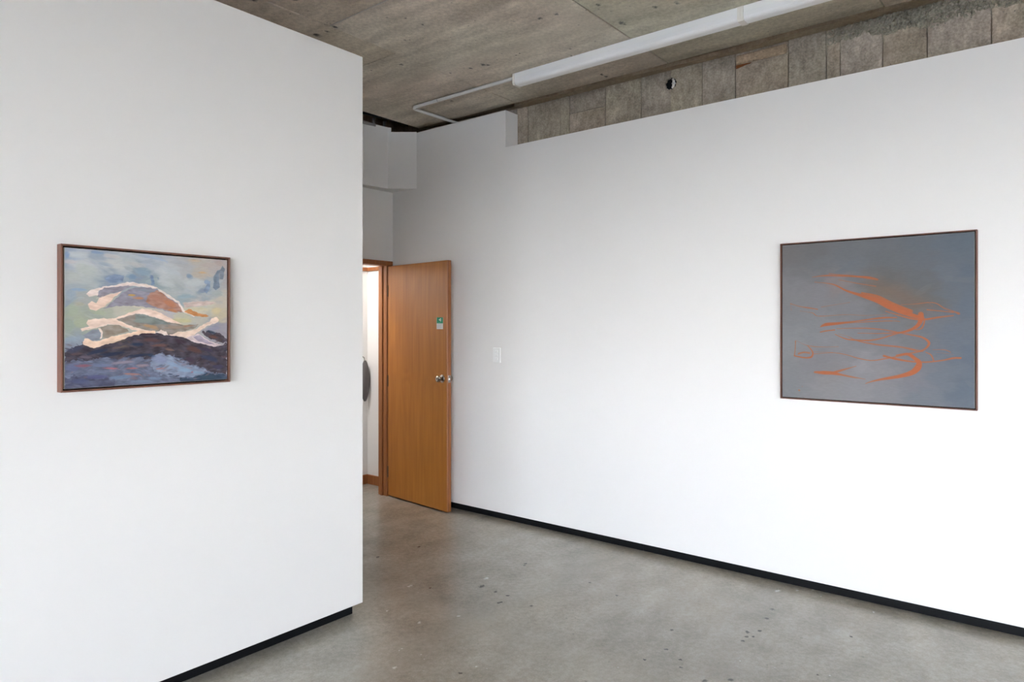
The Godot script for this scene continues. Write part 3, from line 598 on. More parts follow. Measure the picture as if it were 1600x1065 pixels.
func make_materials():
	M.white = mat(Color(0.928, 0.915, 0.897), 0.62, 0.35)
	M.trim_white = mat(Color(0.90, 0.895, 0.885), 0.45)
	M.black = mat(Color(0.05, 0.054, 0.062), 0.6, 0.3)
	M.lamp_body = mat(Color(0.965, 0.96, 0.945), 0.4)
	M.diffuser = mat(Color(0.965, 0.96, 0.95), 0.35)
	M.cream = mat(Color(0.93, 0.91, 0.87), 0.4)
	M.pipe = mat(Color(0.86, 0.85, 0.83), 0.4)
	M.plate = mat(Color(0.95, 0.945, 0.93), 0.3)
	M.chrome = mat(Color(0.72, 0.70, 0.67), 0.22)
	M.chrome.metallic = 1.0
	M.grey_matte = mat(Color(0.42, 0.40, 0.39), 0.9, 0.2)
	M.galv = mat(Color(0.55, 0.53, 0.50), 0.45)
	M.hinge = mat(Color(0.36, 0.28, 0.20), 0.4)
	M.outside = mat(Color(0.55, 0.54, 0.52), 0.9, 0.2)
	# ceiling slab
	var c := cement(2048, 3, Color(0.655, 0.605, 0.545), Color(0.955, 0.90, 0.83), Color(0.955, 1.0, 0.99), [[2.471, -3.490, 0.0350, 0.20], [2.484, -3.402, 0.0200, 0.25], [2.478, -3.314, 0.0200, 0.15], [3.452, -3.024, 0.0320, 0.25], [3.471, -3.001, 0.0200, 0.25], [3.440, -3.129, 0.0200, 0.32], [3.461, -2.754, 0.0120, 0.20], [3.452, -2.716, 0.0100, 0.10], [3.134, -2.313, 0.0180, 0.22], [3.133, -2.326, 0.0120, 0.20], [3.424, -3.298, 0.0120, 0.20], [3.113, -3.446, 0.0200, 0.30], [3.205, -1.978, 0.0200, 0.25], [3.479, -1.988, 0.0250, 0.28], [3.503, -1.985, 0.0140, 0.25], [3.421, -1.745, 0.0200, 0.32], [4.096, -2.502, 0.0200, 0.10], [4.147, -2.497, 0.0200, 0.12], [2.139, -3.209, 0.0200, 0.12], [2.000, -3.382, 0.0300, 0.20], [3.858, -3.702, 0.0200, 0.20], [3.051, -3.686, 0.0120, 0.20], [3.596, -2.425, 0.0080, 0.15], [3.694, -2.481, 0.0100, 0.20], [3.151, -2.215, 0.0200, 0.34], [3.452, -1.635, 0.0200, 0.34], [2.852, -3.134, 0.0100, 0.25], [2.871, -3.110, 0.0100, 0.25], [2.772, -2.894, 0.0100, 0.25], [2.655, -2.908, 0.0080, 0.20]], 0.6, -4.9, 5.0, Vector2i(1, 5), 900, [1.5, 0.9, 1.5, 2.4, 1.6], 0.45, 0.36)
	M.slab = []
	for t in [Color(1, 1, 1), Color(0.96, 0.95, 0.93), Color(0.95, 0.97, 0.95), Color(0.90, 0.91, 0.88)]:
		M.slab.append(textured(c, 5.0, 0.6, -4.9, t, 0.85, 0.5))
	M.slab_edge = textured(c, 5.0, 1.1, -3.3, Color(0.78, 0.74, 0.68), 0.9, 0.8)
	M.fin = mat(Color(0.80, 0.78, 0.74), 0.85, 0.2)
	# board-marked concrete above the white wall
	var b := cement(1024, 31, Color(0.49, 0.45, 0.405), Color(0.80, 0.745, 0.68), Color(0.98, 1.0, 0.97), [], 0, 0, 1.0, Vector2i(1, 3), 420, [1.6, 1.2, 1.5, 1.4, 2.0], 0.7, 0.6)
	M.board = []
	for k in 5:
		var t: Color = [Color(1, 1, 1), Color(0.95, 0.95, 0.94), Color(1.0, 0.985, 0.96), Color(0.97, 0.955, 0.93), Color(0.98, 0.98, 0.95)][k]
		M.board.append(textured(b, 1.3, 0.37 * k, 0.21 * k, t, 0.88, 1.4))
	M.block = textured(b, 1.6, 0.9, 0.4, Color(1.0, 0.93, 0.85), 0.88, 0.9)
	M.rough = textured(b, 0.35, 0.1, 0.0, Color(0.94, 0.97, 0.95), 0.95, 1.2)
	M.rust = mat(Color(0.48, 0.30, 0.18), 0.9, 0.2)
	# polished floor
	var f := cement(2048, 57, Color(0.54, 0.53, 0.505), Color(0.835, 0.825, 0.80), Color(1.0, 0.97, 0.93), [[2.438, -2.814, 0.0068, 0.95], [3.041, -3.410, 0.0063, 0.90], [2.173, -2.427, 0.0045, 0.90], [2.195, -2.430, 0.0045, 0.95], [2.212, -2.318, 0.0044, 0.90], [2.191, -2.276, 0.0044, 0.85], [2.718, -2.875, 0.0036, 0.85], [2.286, -2.044, 0.0057, 1.00], [2.303, -1.995, 0.0042, 0.85], [2.116, -2.201, 0.0042, 0.80], [3.073, -1.150, 0.0043, 1.00], [3.112, -1.009, 0.0043, 0.90], [3.189, -0.797, 0.0055, 0.95], [4.167, -1.135, 0.0092, 1.00], [4.098, -1.071, 0.0072, 0.90], [2.919, -1.678, 0.0046, 0.85], [2.677, -1.549, 0.0043, 0.85], [3.643, -1.101, 0.0035, 0.80], [2.048, -2.322, 0.0170, 0.90], [2.629, -2.473, 0.0134, 0.88], [4.021, -1.286, 0.0201, 0.95], [2.755, -2.984, 0.0187, 0.86], [2.445, -2.577, 0.0147, 0.84], [3.128, -2.715, 0.0192, 0.86], [4.042, -0.795, 0.0136, 0.90], [4.102, -1.201, 0.0147, 0.86], [2.809, -2.869, 0.0074, 0.08], [2.202, -2.059, 0.0126, 0.15], [3.012, -2.649, 0.0261, 0.35], [3.004, -2.535, 0.0164, 0.36], [3.002, -2.448, 0.0198, 0.36], [2.898, -2.418, 0.0158, 0.30], [3.446, -2.675, 0.0122, 0.25], [3.479, -2.690, 0.0102, 0.25], [2.814, -1.492, 0.0073, 0.22], [2.916, -1.365, 0.0087, 0.30], [3.740, -1.223, 0.0171, 0.33], [3.606, -1.209, 0.0149, 0.38], [3.388, -1.229, 0.0174, 0.33], [3.438, -1.190, 0.0143, 0.34], [3.337, -1.214, 0.0141, 0.30], [3.354, -1.192, 0.0125, 0.33], [3.277, -1.211, 0.0092, 0.34], [2.879, -1.122, 0.0192, 0.33], [2.805, -1.205, 0.0164, 0.36], [3.162, -0.840, 0.0056, 0.15], [3.387, -1.969, 0.0090, 0.30], [3.458, -2.191, 0.0094, 0.28], [3.171, -1.533, 0.0144, 0.36], [2.967, -1.460, 0.0135, 0.36], [2.852, -1.332, 0.0085, 0.35], [3.285, -3.462, 0.0154, 0.30], [2.968, -3.521, 0.0168, 0.34], [2.972, -2.258, 0.0139, 0.38], [3.656, -0.817, 0.0125, 0.38]], -0.4, -5.4, 5.5, Vector2i(3, 1), 500, [1.4, 0.9, 1.2, 0.8, 1.1], 0.30, 0.75)
	M.floor = textured(f, 5.5, -0.4, -5.4, Color(0.92, 0.905, 0.87), 0.6, 0.10)
	M.floor.roughness_texture = f[1]
	M.floor.roughness_texture_channel = BaseMaterial3D.TEXTURE_CHANNEL_RED
	M.floor.roughness = 0.5
	M.floor.metallic_specular = 0.7
	# timber
	M.door = mat(Color(1, 1, 1), 0.36)
	M.door.albedo_texture = wood(1024, 71, Color(0.63, 0.38, 0.145), Color(0.77, 0.505, 0.215), 3.0)
	M.jamb = mat(Color(1, 1, 1), 0.42)
	M.jamb.albedo_texture = wood(512, 81, Color(0.50, 0.29, 0.155), Color(0.73, 0.485, 0.285), 3.0)
	M.jamb.uv1_scale = Vector3(4, 0.6, 1)
	M.lipping = mat(Color(1.0, 0.98, 0.95), 0.42)
	M.lipping.albedo_texture = M.jamb.albedo_texture
	M.lipping.uv1_scale = Vector3(5, 0.5, 1)
	M.walnut = mat(Color(1, 1, 1), 0.45)
	M.walnut.albedo_texture = wood(512, 91, Color(0.34, 0.20, 0.15), Color(0.56, 0.38, 0.30), 4.0)
	M.walnut.uv1_scale = Vector3(6, 0.8, 1)
	M.walnut_flat = M.walnut.duplicate()
	M.walnut_flat.uv1_scale = Vector3(0.8, 6, 1)
	M.canvas_edge = mat(Color(0.80, 0.77, 0.70), 0.9, 0.2)
	M.backing = mat(Color(0.12, 0.085, 0.07), 0.8, 0.2)

func picture_material(im: Image) -> StandardMaterial3D:
	var m := mat(Color(1, 1, 1), 0.62, 0.35)
	m.albedo_texture = texture_of(im)
	return m

# ---------------------------------------------------------------- the room
func build_room():
	var o: Node
	o = obj("floor", boxes([[Vector3(WINDOWS - 0.2, -0.2, -5.5), Vector3(4.5, 0.0, BACK + 0.2)]]), M.floor)
	tag(o, "polished grey concrete floor with small stains and paint flecks", "floor", "", "structure")
	# slab and its formwork panels
	o = obj("ceiling", boxes([[Vector3(WINDOWS - 0.2, TOP + 0.03, -4.44), Vector3(4.5, TOP + 0.25, BACK + 0.2)], [Vector3(WINDOWS - 0.2, TOP, -4.96), Vector3(1.2, TOP + 0.25, -4.44)], [Vector3(1.1, TOP + 0.25, -4.96), Vector3(1.2, TOP + 0.7, -4.34)], [Vector3(1.2, TOP + 0.25, -4.44), Vector3(4.5, TOP + 0.7, -4.34)], [Vector3(1.2, 3.2, -4.96), Vector3(4.5, TOP + 0.7, -4.86)], [Vector3(1.2, TOP + 0.6, -4.86), Vector3(4.5, TOP + 0.7, -4.44)]]), M.slab_edge)
	tag(o, "raw concrete ceiling cast in large panels with thin joints", "ceiling", "", "structure")
	var rows := [[-4.44, -3.338, [0.53, 2.96, 4.205]], [-3.338, -2.056, [0.05, 2.45, 4.205]], [-2.056, -0.774, [-0.1, 2.3, 4.205]], [-0.774, 0.508, [0.05, 2.45, 4.205]]]
	for k in 8:
		var z := 0.508 + k * 1.5865
		rows.append([z, z + 1.5865, [0.5 - 0.45 * (k % 2), 2.9 - 0.45 * (k % 2), 4.205]])
	for r in rows:
		while r[2][0] > WINDOWS:
			r[2].push_front(maxf(WINDOWS, r[2][0] - 2.42))
	var tone := 0
	for r in rows:
		for k in r[2].size() - 1:
			var drop: float = [0.0, 0.0015, 0.0, 0.002, 0.001][tone % 5]
			obj("panel", boxes([[Vector3(r[2][k] + 0.002, TOP - drop, r[0] + 0.003), Vector3(r[2][k + 1] - 0.002, TOP + 0.03, r[1] - 0.003)]], 0.003), M.slab[[0, 2, 1, 0, 1, 0, 2, 0][tone % 8]], o)
			tone += 1
	obj("cement_fin", boxes([[Vector3(2.4485, TOP - 0.002, -3.33), Vector3(2.4515, TOP + 0.02, -2.066)]], 0.0008), M.fin, o)
	# ragged strip of cement where slab and concrete wall meet
	var strip := Shape.new()
	var edge := FastNoiseLite.new()
	edge.seed = 8
	edge.frequency = 2.2
	edge.fractal_octaves = 3
	var line := [Vector2(BEHIND + 0.03, -3.40), Vector2(BEHIND + 0.03, 1.6)]
	for k in 101:
		var z := 1.6 - k * 0.05
		line.append(Vector2(4.235 + edge.get_noise_1d(z) * 0.05, z))
	strip.extrude("y", line, TOP - 0.006, TOP + 0.02)
	obj("cement_strip", strip, M.slab_edge, o)
	# long white wall, higher over its far end
	var s := Shape.new()
	s.extrude("x", [Vector2(FAR, 0.051), Vector2(BACK, 0.051), Vector2(BACK, 2.914), Vector2(-3.412, 2.914), Vector2(-3.412, 3.203), Vector2(FAR, 3.203)], RIGHT, BEHIND - 0.001)
	o = obj("wall_right", s, M.white)
	tag(o, "long white wall that stops short of the ceiling", "wall", "", "structure")
	o = thing("baseboard_right", Vector3(RIGHT + 0.02, 0, -1))
	for z in [[FAR, -2.226], [-2.223, BACK]]:
		obj("board", boxes([[Vector3(RIGHT + 0.015, 0.0, z[0]), Vector3(BEHIND - 0.01, 0.0515, z[1])]], 0.001, o.position), M.black, o)
	tag(o, "black recessed plinth along the foot of the long white wall", "baseboard", "", "structure")
	# partition on the left
	o = obj("wall_left", boxes([[Vector3(WINDOWS, 0.058, LEFT - 0.11), Vector3(2.336, 2.933, LEFT)]], 0.002), M.white)
	tag(o, "white partition wall that ends in a sharp corner at left", "wall", "", "structure")
	o = obj("baseboard_left", boxes([[Vector3(WINDOWS, 0.0, LEFT - 0.07), Vector3(2.30, 0.0585, LEFT - 0.04)]], 0.001), M.black)
	tag(o, "black recessed plinth under the left partition", "baseboard", "", "structure")
	# far wall with the doorway
	s = Shape.new()
	s.extrude("z", [Vector2(WINDOWS, 0), Vector2(3.225, 0), Vector2(3.225, 2.075), Vector2(4.112, 2.075), Vector2(4.112, 0), Vector2(4.45, 0), Vector2(4.45, 3.205), Vector2(1.2, 3.205), Vector2(1.2, TOP + 0.1), Vector2(WINDOWS, TOP + 0.1)], FAR - 0.13, FAR)
	o = obj("wall_far", s, M.white)
	tag(o, "white end wall around the open doorway", "wall", "", "structure")
	s = Shape.new()
	s.extrude("y", [Vector2(1.2, FAR), Vector2(RIGHT, FAR), Vector2(RIGHT, -4.416), Vector2(4.002, -4.612), Vector2(3.765, -4.648), Vector2(1.2, -4.648)], 2.716, 3.21)
	s.extrude("y", [Vector2(1.2, FAR), Vector2(4.03, FAR), Vector2(4.03, -4.60), Vector2(4.002, -4.612), Vector2(3.765, -4.648), Vector2(1.2, -4.648)], 3.21, 3.25)
	o = obj("trim_1", s, M.white)
	tag(o, "white boxed bulkhead high above the doorway", "bulkhead", "", "structure")
	# window wall and wall behind the camera
	var parts := [[Vector3(WINDOWS - 0.2, 0, -4.85), Vector3(WINDOWS, SILL, BACK)], [Vector3(WINDOWS - 0.2, HEAD, -4.85), Vector3(WINDOWS, TOP + 0.2, BACK)], [Vector3(WINDOWS - 0.2, SILL, -4.85), Vector3(WINDOWS, HEAD, SIDE[0][0])], [Vector3(WINDOWS - 0.2, SILL, SIDE[-1][1]), Vector3(WINDOWS, HEAD, BACK)]]
	for k in SIDE.size() - 1:
		parts.append([Vector3(WINDOWS - 0.2, SILL, SIDE[k][1]), Vector3(WINDOWS, HEAD, SIDE[k + 1][0])])
	o = obj("wall_window", boxes(parts), M.white)
	tag(o, "white wall with a row of wide windows left of the camera", "wall", "", "structure")
	for k in SIDE.size():
		var z0: float = SIDE[k][0]
		var z1: float = SIDE[k][1]
		var w := thing("window_%d" % (k + 1), Vector3(WINDOWS - 0.1, SILL, (z0 + z1) / 2))
		for q in [[Vector3(-0.03, 0, z0), Vector3(0.03, 0.05, z1)], [Vector3(-0.03, HEAD - SILL - 0.05, z0), Vector3(0.03, HEAD - SILL, z1)], [Vector3(-0.03, 0.05, z0), Vector3(0.03, HEAD - SILL - 0.05, z0 + 0.05)], [Vector3(-0.03, 0.05, z1 - 0.05), Vector3(0.03, HEAD - SILL - 0.05, z1)], [Vector3(-0.03, 0.05, (z0 + z1) / 2 - 0.025), Vector3(0.03, HEAD - SILL - 0.05, (z0 + z1) / 2 + 0.025)]]:
			var d := Vector3(WINDOWS - 0.1, SILL, 0)
			obj("window_frame", boxes([[q[0] + d, q[1] + d]], 0.004, w.position), M.trim_white, w)
		tag(w, ["unseen window added to light the walls, nearest the left partition", "second wide window behind the camera from the left partition", "third wide window behind the camera from the left partition", "wide window behind the camera, furthest from the left partition"][k], "window", "", "structure")
	o = obj("wall_back", boxes([[Vector3(WINDOWS - 0.2, 0, BACK), Vector3(4.5, TOP + 0.2, BACK + 0.2)]]), M.white)
	tag(o, "white wall behind the camera", "wall", "", "structure")
	build_concrete()
	build_lobby()

# raw concrete seen over the white wall, one piece for each board of its formwork
func build_concrete():
	var o := obj("wall_concrete", boxes([[Vector3(BEHIND + 0.02, 0, -4.96), Vector3(4.5, TOP + 0.7, BACK + 0.2)]]), M.slab_edge)
	tag(o, "bare board-marked concrete above the long white wall", "wall", "", "structure")
	var cuts := [-4.84, -3.418, -3.309, -2.914, -2.602, -2.312, -2.09, -1.866, -1.643, -1.315, -1.099, -1.023, -0.803, -0.586, -0.30, 0.0, 0.42, 0.9, 1.6, 2.6, 3.6, 4.6, 6.0, 8.0, BACK]
	var proud := [0.0, 0.002, 0.0, 0.003, 0.001, 0.0, 0.0, 0.002, 0.001, 0.004, 0.0, 0.003, 0.0, 0.005, 0.002, 0.0, 0.002, 0.0, 0.001, 0.0, 0.002, 0.0, 0.001, 0.0]
	var low := 2.72
	for k in cuts.size() - 1:
		var z0: float = cuts[k] + 0.0022
		var z1: float = cuts[k + 1] - 0.0022
		var x: float = BEHIND - proud[k]
		var m: Material = M.board[(k * 2 + k / 3) % 5]
		if k == 5 or k == 6:                          # the two boards that share the drilled hole
			var s := Shape.new()
			var ring := []
			var side := 1.0 if k == 5 else -1.0
			var seam := z1 if k == 5 else z0
			var outer := z0 if k == 5 else z1
			ring.append(Vector2(outer, low))
			ring.append(Vector2(seam, low))
			for a in 13:
				var t := -PI / 2 + PI * a / 12.0
				var r := 0.040 + 0.004 * sin(a * 2.3 + k)
				ring.append(Vector2(-2.09 - side * (cos(t) * r + 0.0015), 3.160 + sin(t) * r))
			ring.append(Vector2(seam, TOP - 0.003))
			ring.append(Vector2(outer, TOP - 0.003))
			s.extrude("x", ring, x, BEHIND + 0.03)
			obj("board", s, m, o)
		elif k == 3:
			obj("board", boxes([[Vector3(x, low, z0), Vector3(BEHIND + 0.03, 3.109, z1)]], 0.0025), m, o)
			obj("board", boxes([[Vector3(BEHIND, 3.112, z0), Vector3(BEHIND + 0.03, TOP - 0.003, z1)]], 0.0025), M.board[1], o)
		elif k == 2:
			obj("board", boxes([[Vector3(x, low, z0), Vector3(BEHIND + 0.03, TOP - 0.003, -2.999)]], 0.0025), m, o)
			obj("board", boxes([[Vector3(x - 0.003, low, -2.996), Vector3(BEHIND + 0.03, TOP - 0.003, z1)]], 0.0025), M.board[4], o)
		elif k == 8:
			obj("board", boxes([[Vector3(x, low, z0), Vector3(BEHIND + 0.03, 3.166, z1)]], 0.0025), m, o)
			obj("block", boxes([[Vector3(BEHIND - 0.010, 3.175, z0 + 0.006), Vector3(BEHIND + 0.03, 3.232, z1 - 0.008)]], 0.006), M.block, o)
			obj("board", boxes([[Vector3(BEHIND + 0.004, 3.168, z0), Vector3(BEHIND + 0.03, TOP - 0.003, z1)]], 0.001), M.board[3], o)
			var sp := Shape.new()
			sp.extrude("x", [Vector2(z0 + 0.004, 3.150), Vector2(z0 + 0.10, 3.170), Vector2(z0 + 0.004, 3.172)], BEHIND - 0.006, BEHIND + 0.01)
			obj("rusty_sliver", sp, M.rust, o)
		else:
			obj("board", boxes([[Vector3(x, low, z0), Vector3(BEHIND + 0.03, TOP - 0.003, z1)]], 0.0025), m, o)
	# honeycombed patch of stony concrete along the top
	var n := FastNoiseLite.new()
	n.seed = 4
	n.frequency = 42.0
	n.fractal_octaves = 3
	var big := FastNoiseLite.new()
	big.seed = 14
	big.frequency = 6.0
	big.fractal_octaves = 2
	var s := Shape.new()
	var g := []
	var nz := 190
	var ny := 30
	for j in ny + 1:
		var row := []
		for i in nz + 1:
			var z := -1.16 + 1.1 * i / nz
			var y := 3.105 + 0.147 * j / ny
			var low_edge := 3.170 - 0.035 * smoothstep(-0.95, -0.55, z) + big.get_noise_1d(z) * 0.03
			var m := smoothstep(low_edge - 0.012, low_edge + 0.016, y) * smoothstep(-1.14, -0.98, z + big.get_noise_1d(y * 2) * 0.05) * smoothstep(-0.05, -0.2, z)
			row.append(Vector3(BEHIND + 0.004 - m * (0.016 + n.get_noise_2d(z, y) * 0.028), y, z))
		g.append(row)
	for j in ny:
		for i in nz:
			var a: Vector3 = g[j][i]
			var b: Vector3 = g[j][i + 1]
			var c: Vector3 = g[j + 1][i + 1]
			var d: Vector3 = g[j + 1][i]
			var n1 := (b - a).cross(c - a).normalized()
			var n2 := (c - a).cross(d - a).normalized()
			s.tri(a, b, c, n1 * (-1.0 if n1.x > 0 else 1.0))
			s.tri(a, c, d, n2 * (-1.0 if n2.x > 0 else 1.0))
	obj("stony_patch", s, M.rough, o)
	# shade of the hole painted as a black disc, and the stub of pipe
	s = Shape.new()
	s.lathe(Vector3(BEHIND + 0.019, 3.160, -2.09), Vector3(-1, 0, 0), [Vector2(0.0, 0.0), Vector2(0.0, 0.046), Vector2(0.002, 0.046)], 24)
	obj("hole_shade", s, M.black, o)
	var stub := thing("pipe_stub", Vector3(BEHIND - 0.002, 3.14, -2.07))
	s = Shape.new(stub.position)
	s.tube([Vector3(BEHIND + 0.016, 3.132, -2.083), Vector3(BEHIND + 0.004, 3.150, -2.070), Vector3(BEHIND - 0.004, 3.172, -2.066), Vector3(BEHIND + 0.006, 3.186, -2.076)], 0.0085, 10)
	obj("bent_tube", s, M.cream, stub)
	s = Shape.new(stub.position)
	s.tube([Vector3(BEHIND - 0.004, 3.150, -2.0695), Vector3(BEHIND + 0.002, 3.161, -2.0665)], 0.0115, 10)
	obj("collar", s, M.pipe, stub)
	tag(stub, "bent white pipe stub in the round hole of the concrete", "pipe")

# what shows through the doorway
func build_lobby():
	var o: Node = obj("wall_lobby", boxes([[Vector3(4.31, 0, -5.35), Vector3(4.45, 2.6, FAR - 0.10)]]), M.white)
	tag(o, "pale wall seen through the doorway on its right", "wall", "", "structure")
	o = obj("wall_lobby_end", boxes([[Vector3(1.9, 0, -5.40), Vector3(4.31, 2.6, -5.262)]]), M.white)
	tag(o, "pale end wall of the lobby beyond the doorway", "wall", "", "structure")
	o = obj("wall_lobby_side", boxes([[Vector3(1.8, 0, -5.40), Vector3(1.9, 2.6, FAR - 0.10)]]), M.white)
	tag(o, "side wall of the lobby hidden behind the partition", "wall", "", "structure")
	o = obj("ceiling_lobby", boxes([[Vector3(1.8, 2.6, -5.42), Vector3(4.45, 2.7, FAR - 0.10)]]), M.white)
	tag(o, "white ceiling of the lobby beyond the doorway", "ceiling", "", "structure")
	o = thing("baseboard_lobby", Vector3(4.3, 0, -5.05))
	obj("board", boxes([[Vector3(4.294, 0, -5.262), Vector3(4.31, 0.09, FAR - 0.10)]], 0.003, o.position), M.jamb, o)
	obj("board", boxes([[Vector3(1.9, 0, -5.262), Vector3(4.294, 0.09, -5.246)]], 0.003, o.position), M.jamb, o)
	tag(o, "orange timber skirting beyond the doorway", "baseboard", "", "structure")
	o = thing("trim_2", Vector3(4.3, 2.04, -5.05))
	obj("rail", boxes([[Vector3(4.292, 2.046, -5.262), Vector3(4.31, 2.082, FAR - 0.10)]], 0.003, o.position), M.jamb, o)
	obj("rail", boxes([[Vector3(1.9, 2.046, -5.262), Vector3(4.292, 2.082, -5.244)]], 0.003, o.position), M.jamb, o)
	tag(o, "timber rail high on the wall beyond the doorway", "rail", "", "structure")
	# unseen ceiling lamp added to light the lobby
	var lamp := thing("added_lobby_lamp", Vector3(3.3, 2.6, -5.03))
	var s := Shape.new(lamp.position)
	s.lathe(lamp.position, Vector3(0, -1, 0), [Vector2(0.0, 0.16), Vector2(0.03, 0.16), Vector2(0.034, 0.155)], 32)
	obj("lamp_base", s, M.trim_white, lamp)
	s = Shape.new(lamp.position)
	s.lathe(lamp.position, Vector3(0, -1, 0), [Vector2(0.032, 0.154), Vector2(0.055, 0.14), Vector2(0.072, 0.10), Vector2(0.08, 0.0)], 32)
	var glow := mat(Color(0.95, 0.94, 0.92), 0.4)
	glow.emission_enabled = true
	glow.emission = Color(1.0, 0.96, 0.92)
	glow.emission_energy_multiplier = 0.03
	obj("lamp_glass", s, glow, lamp)
	var light := AreaLight3D.new()
	light.name = "lamp_light"
	light.area_size = Vector2(0.28, 0.28)
	light.light_color = Color(0.99, 0.99, 1.0)
	light.light_energy = 0.05
	light.shadow_enabled = true
	light.position = Vector3(0, -0.085, 0)
	light.rotation_degrees = Vector3(-90, 0, 0)
	lamp.add_child(light)
	tag(lamp, "round unseen ceiling lamp added to light the lobby", "lamp")
	# unidentified dark blur at the doorway edge, given a rounded form and invented hook
	var blur_form := thing("dark_blur", Vector3(4.255, 0.79, -5.25))
	s = Shape.new(blur_form.position)
	var rings := []
	for j in 17:
		var t := j / 16.0
		var wide := 0.055 * pow(sin(PI * clampf(t * 0.96 + 0.02, 0, 1)), 0.55)
		var row := []
		for k in 20:
			var a := TAU * k / 20.0
			var nrm := Vector3(cos(a), (t - 0.5) * 0.6, sin(a)).normalized()
			row.append([Vector3(4.247 + cos(a) * wide, 0.80 + 0.39 * t, -5.222 + sin(a) * wide * 0.42), nrm])
		rings.append(row)
	for j in 16:
		for k in 20:
			s.smooth_quad(rings[j][k], rings[j][(k + 1) % 20], rings[j + 1][(k + 1) % 20], rings[j + 1][k])
	obj("body", s, M.grey_matte, blur_form)
	s = Shape.new(blur_form.position)
	s.tube([Vector3(4.247, 1.18, -5.225), Vector3(4.25, 1.215, -5.238), Vector3(4.25, 1.225, -5.262)], 0.005, 8)
	obj("hook", s, M.galv, blur_form)
	tag(blur_form, "dark grey rounded shape on the pale wall beyond the doorway", "hanging")

# ---------------------------------------------------------------- door
func build_door():
	var fr := thing("trim_3", Vector3(3.66, 0, FAR))
	for q in [[Vector3(4.088, 0, FAR - 0.11), Vector3(4.111, 2.075, FAR + 0.004)], [Vector3(3.227, 0, FAR - 0.11), Vector3(3.25, 2.075, FAR + 0.004)]]:
		obj("jamb", boxes([q], 0.002, fr.position), M.jamb, fr)
	obj("head", boxes([[Vector3(3.25, 2.055, FAR - 0.11), Vector3(4.088, 2.075, FAR + 0.004)]], 0.002, fr.position), M.jamb, fr)
	for q in [[Vector3(4.098, 0, FAR + 0.0005), Vector3(4.142, 2.058, FAR + 0.014)], [Vector3(3.20, 0, FAR + 0.0005), Vector3(3.242, 2.058, FAR + 0.014)]]:
		obj("architrave", boxes([q], 0.003, fr.position), M.jamb, fr)
	obj("architrave", boxes([[Vector3(3.20, 2.0585, FAR + 0.0005), Vector3(4.150, 2.097, FAR + 0.018)]], 0.003, fr.position), M.lipping, fr)
	obj("door_stop", boxes([[Vector3(4.076, 0, FAR - 0.075), Vector3(4.0878, 2.055, FAR - 0.045)]], 0.002, fr.position), M.jamb, fr)
	tag(fr, "orange timber frame around the open doorway", "door frame", "", "structure")
	# the leaf: its own z runs from the hinges to the lock, its own x through its thickness
	var d := thing("door_1", Vector3(4.092, 0, FAR + 0.020))
	d.rotation.y = -0.1035
	M.door.uv1_scale = Vector3(1.0, 0.42, 1)
	obj("leaf", boxes([[Vector3(0, 0.012, 0.0), Vector3(0.038, 2.05, 0.814)]], 0.002), M.door, d)
	obj("lipping", boxes([[Vector3(0, 0.012, 0.8141), Vector3(0.038, 2.05, 0.822)]], 0.002), M.lipping, d)
	var kz := 0.755
	var ky := 1.088
	for side in [-1.0, 1.0]:
		var s := Shape.new()
		var face := 0.0 if side < 0 else 0.038
		s.lathe(Vector3(face, ky, kz), Vector3(side, 0, 0), [Vector2(0, 0.0), Vector2(0, 0.033), Vector2(0.004, 0.033), Vector2(0.009, 0.027), Vector2(0.012, 0.015)], 32)
		var rose := obj("rose", s, M.chrome, d)
		s = Shape.new()
		s.lathe(Vector3(face, ky, kz), Vector3(side, 0, 0), [Vector2(0.008, 0.0125), Vector2(0.024, 0.0125), Vector2(0.029, 0.021), Vector2(0.036, 0.0265), Vector2(0.045, 0.0275), Vector2(0.053, 0.0245), Vector2(0.057, 0.018), Vector2(0.058, 0.009), Vector2(0.0565, 0.007), Vector2(0.0565, 0.0)], 32)
		obj("knob", s, M.chrome, d)
		if side < 0:
			s = Shape.new()
			s.box(Vector3(face - 0.0585, ky - 0.004, kz - 0.001), Vector3(face - 0.0555, ky + 0.004, kz + 0.001))
			obj("key_slot", s, M.black, rose)
	obj("latch_plate", boxes([[Vector3(0.007, ky - 0.029, 0.8221), Vector3(0.031, ky + 0.029, 0.8236)]], 0.0005), M.chrome, d)
	obj("latch_bolt", boxes([[Vector3(0.013, ky - 0.008, 0.8237), Vector3(0.025, ky + 0.008, 0.832)]], 0.003), M.chrome, d)
	for y in [0.22, 1.03, 1.83]:
		var s := Shape.new()
		s.tube([Vector3(0.0, y - 0.05, -0.006), Vector3(0.0, y + 0.05, -0.006)], 0.0055, 10)
		obj("hinge", s, M.hinge, d)
	var st := Shape.new()
	var n := Vector3(-1, 0, 0)
	var a := Vector3(-0.0008, 1.588, 0.683)
	var b := Vector3(-0.0008, 1.492, 0.765)
	var q := [[Vector3(a.x, a.y, a.z), Vector2(0, 0)], [Vector3(a.x, a.y, b.z), Vector2(1, 0)], [Vector3(a.x, b.y, b.z), Vector2(1, 1)], [Vector3(a.x, b.y, a.z), Vector2(0, 1)]]
	for t in [[0, 1, 2], [0, 2, 3]]:
		for i in t:
			st.vert(q[i][0], n, q[i][1])
	st.quad(Vector3(0, a.y, a.z), Vector3(0, a.y, b.z), Vector3(a.x, a.y, b.z), Vector3(a.x, a.y, a.z), Vector3.UP)
	st.quad(Vector3(0, b.y, a.z), Vector3(0, b.y, b.z), Vector3(a.x, b.y, b.z), Vector3(a.x, b.y, a.z), Vector3.DOWN)
	var note := obj("notice_sticker", st, picture_material(door_notice()), d)
	note.set_meta("label", "small green and white notice sticker")
	tag(d, "honey-coloured timber door standing open against the long white wall", "door", "", "structure")

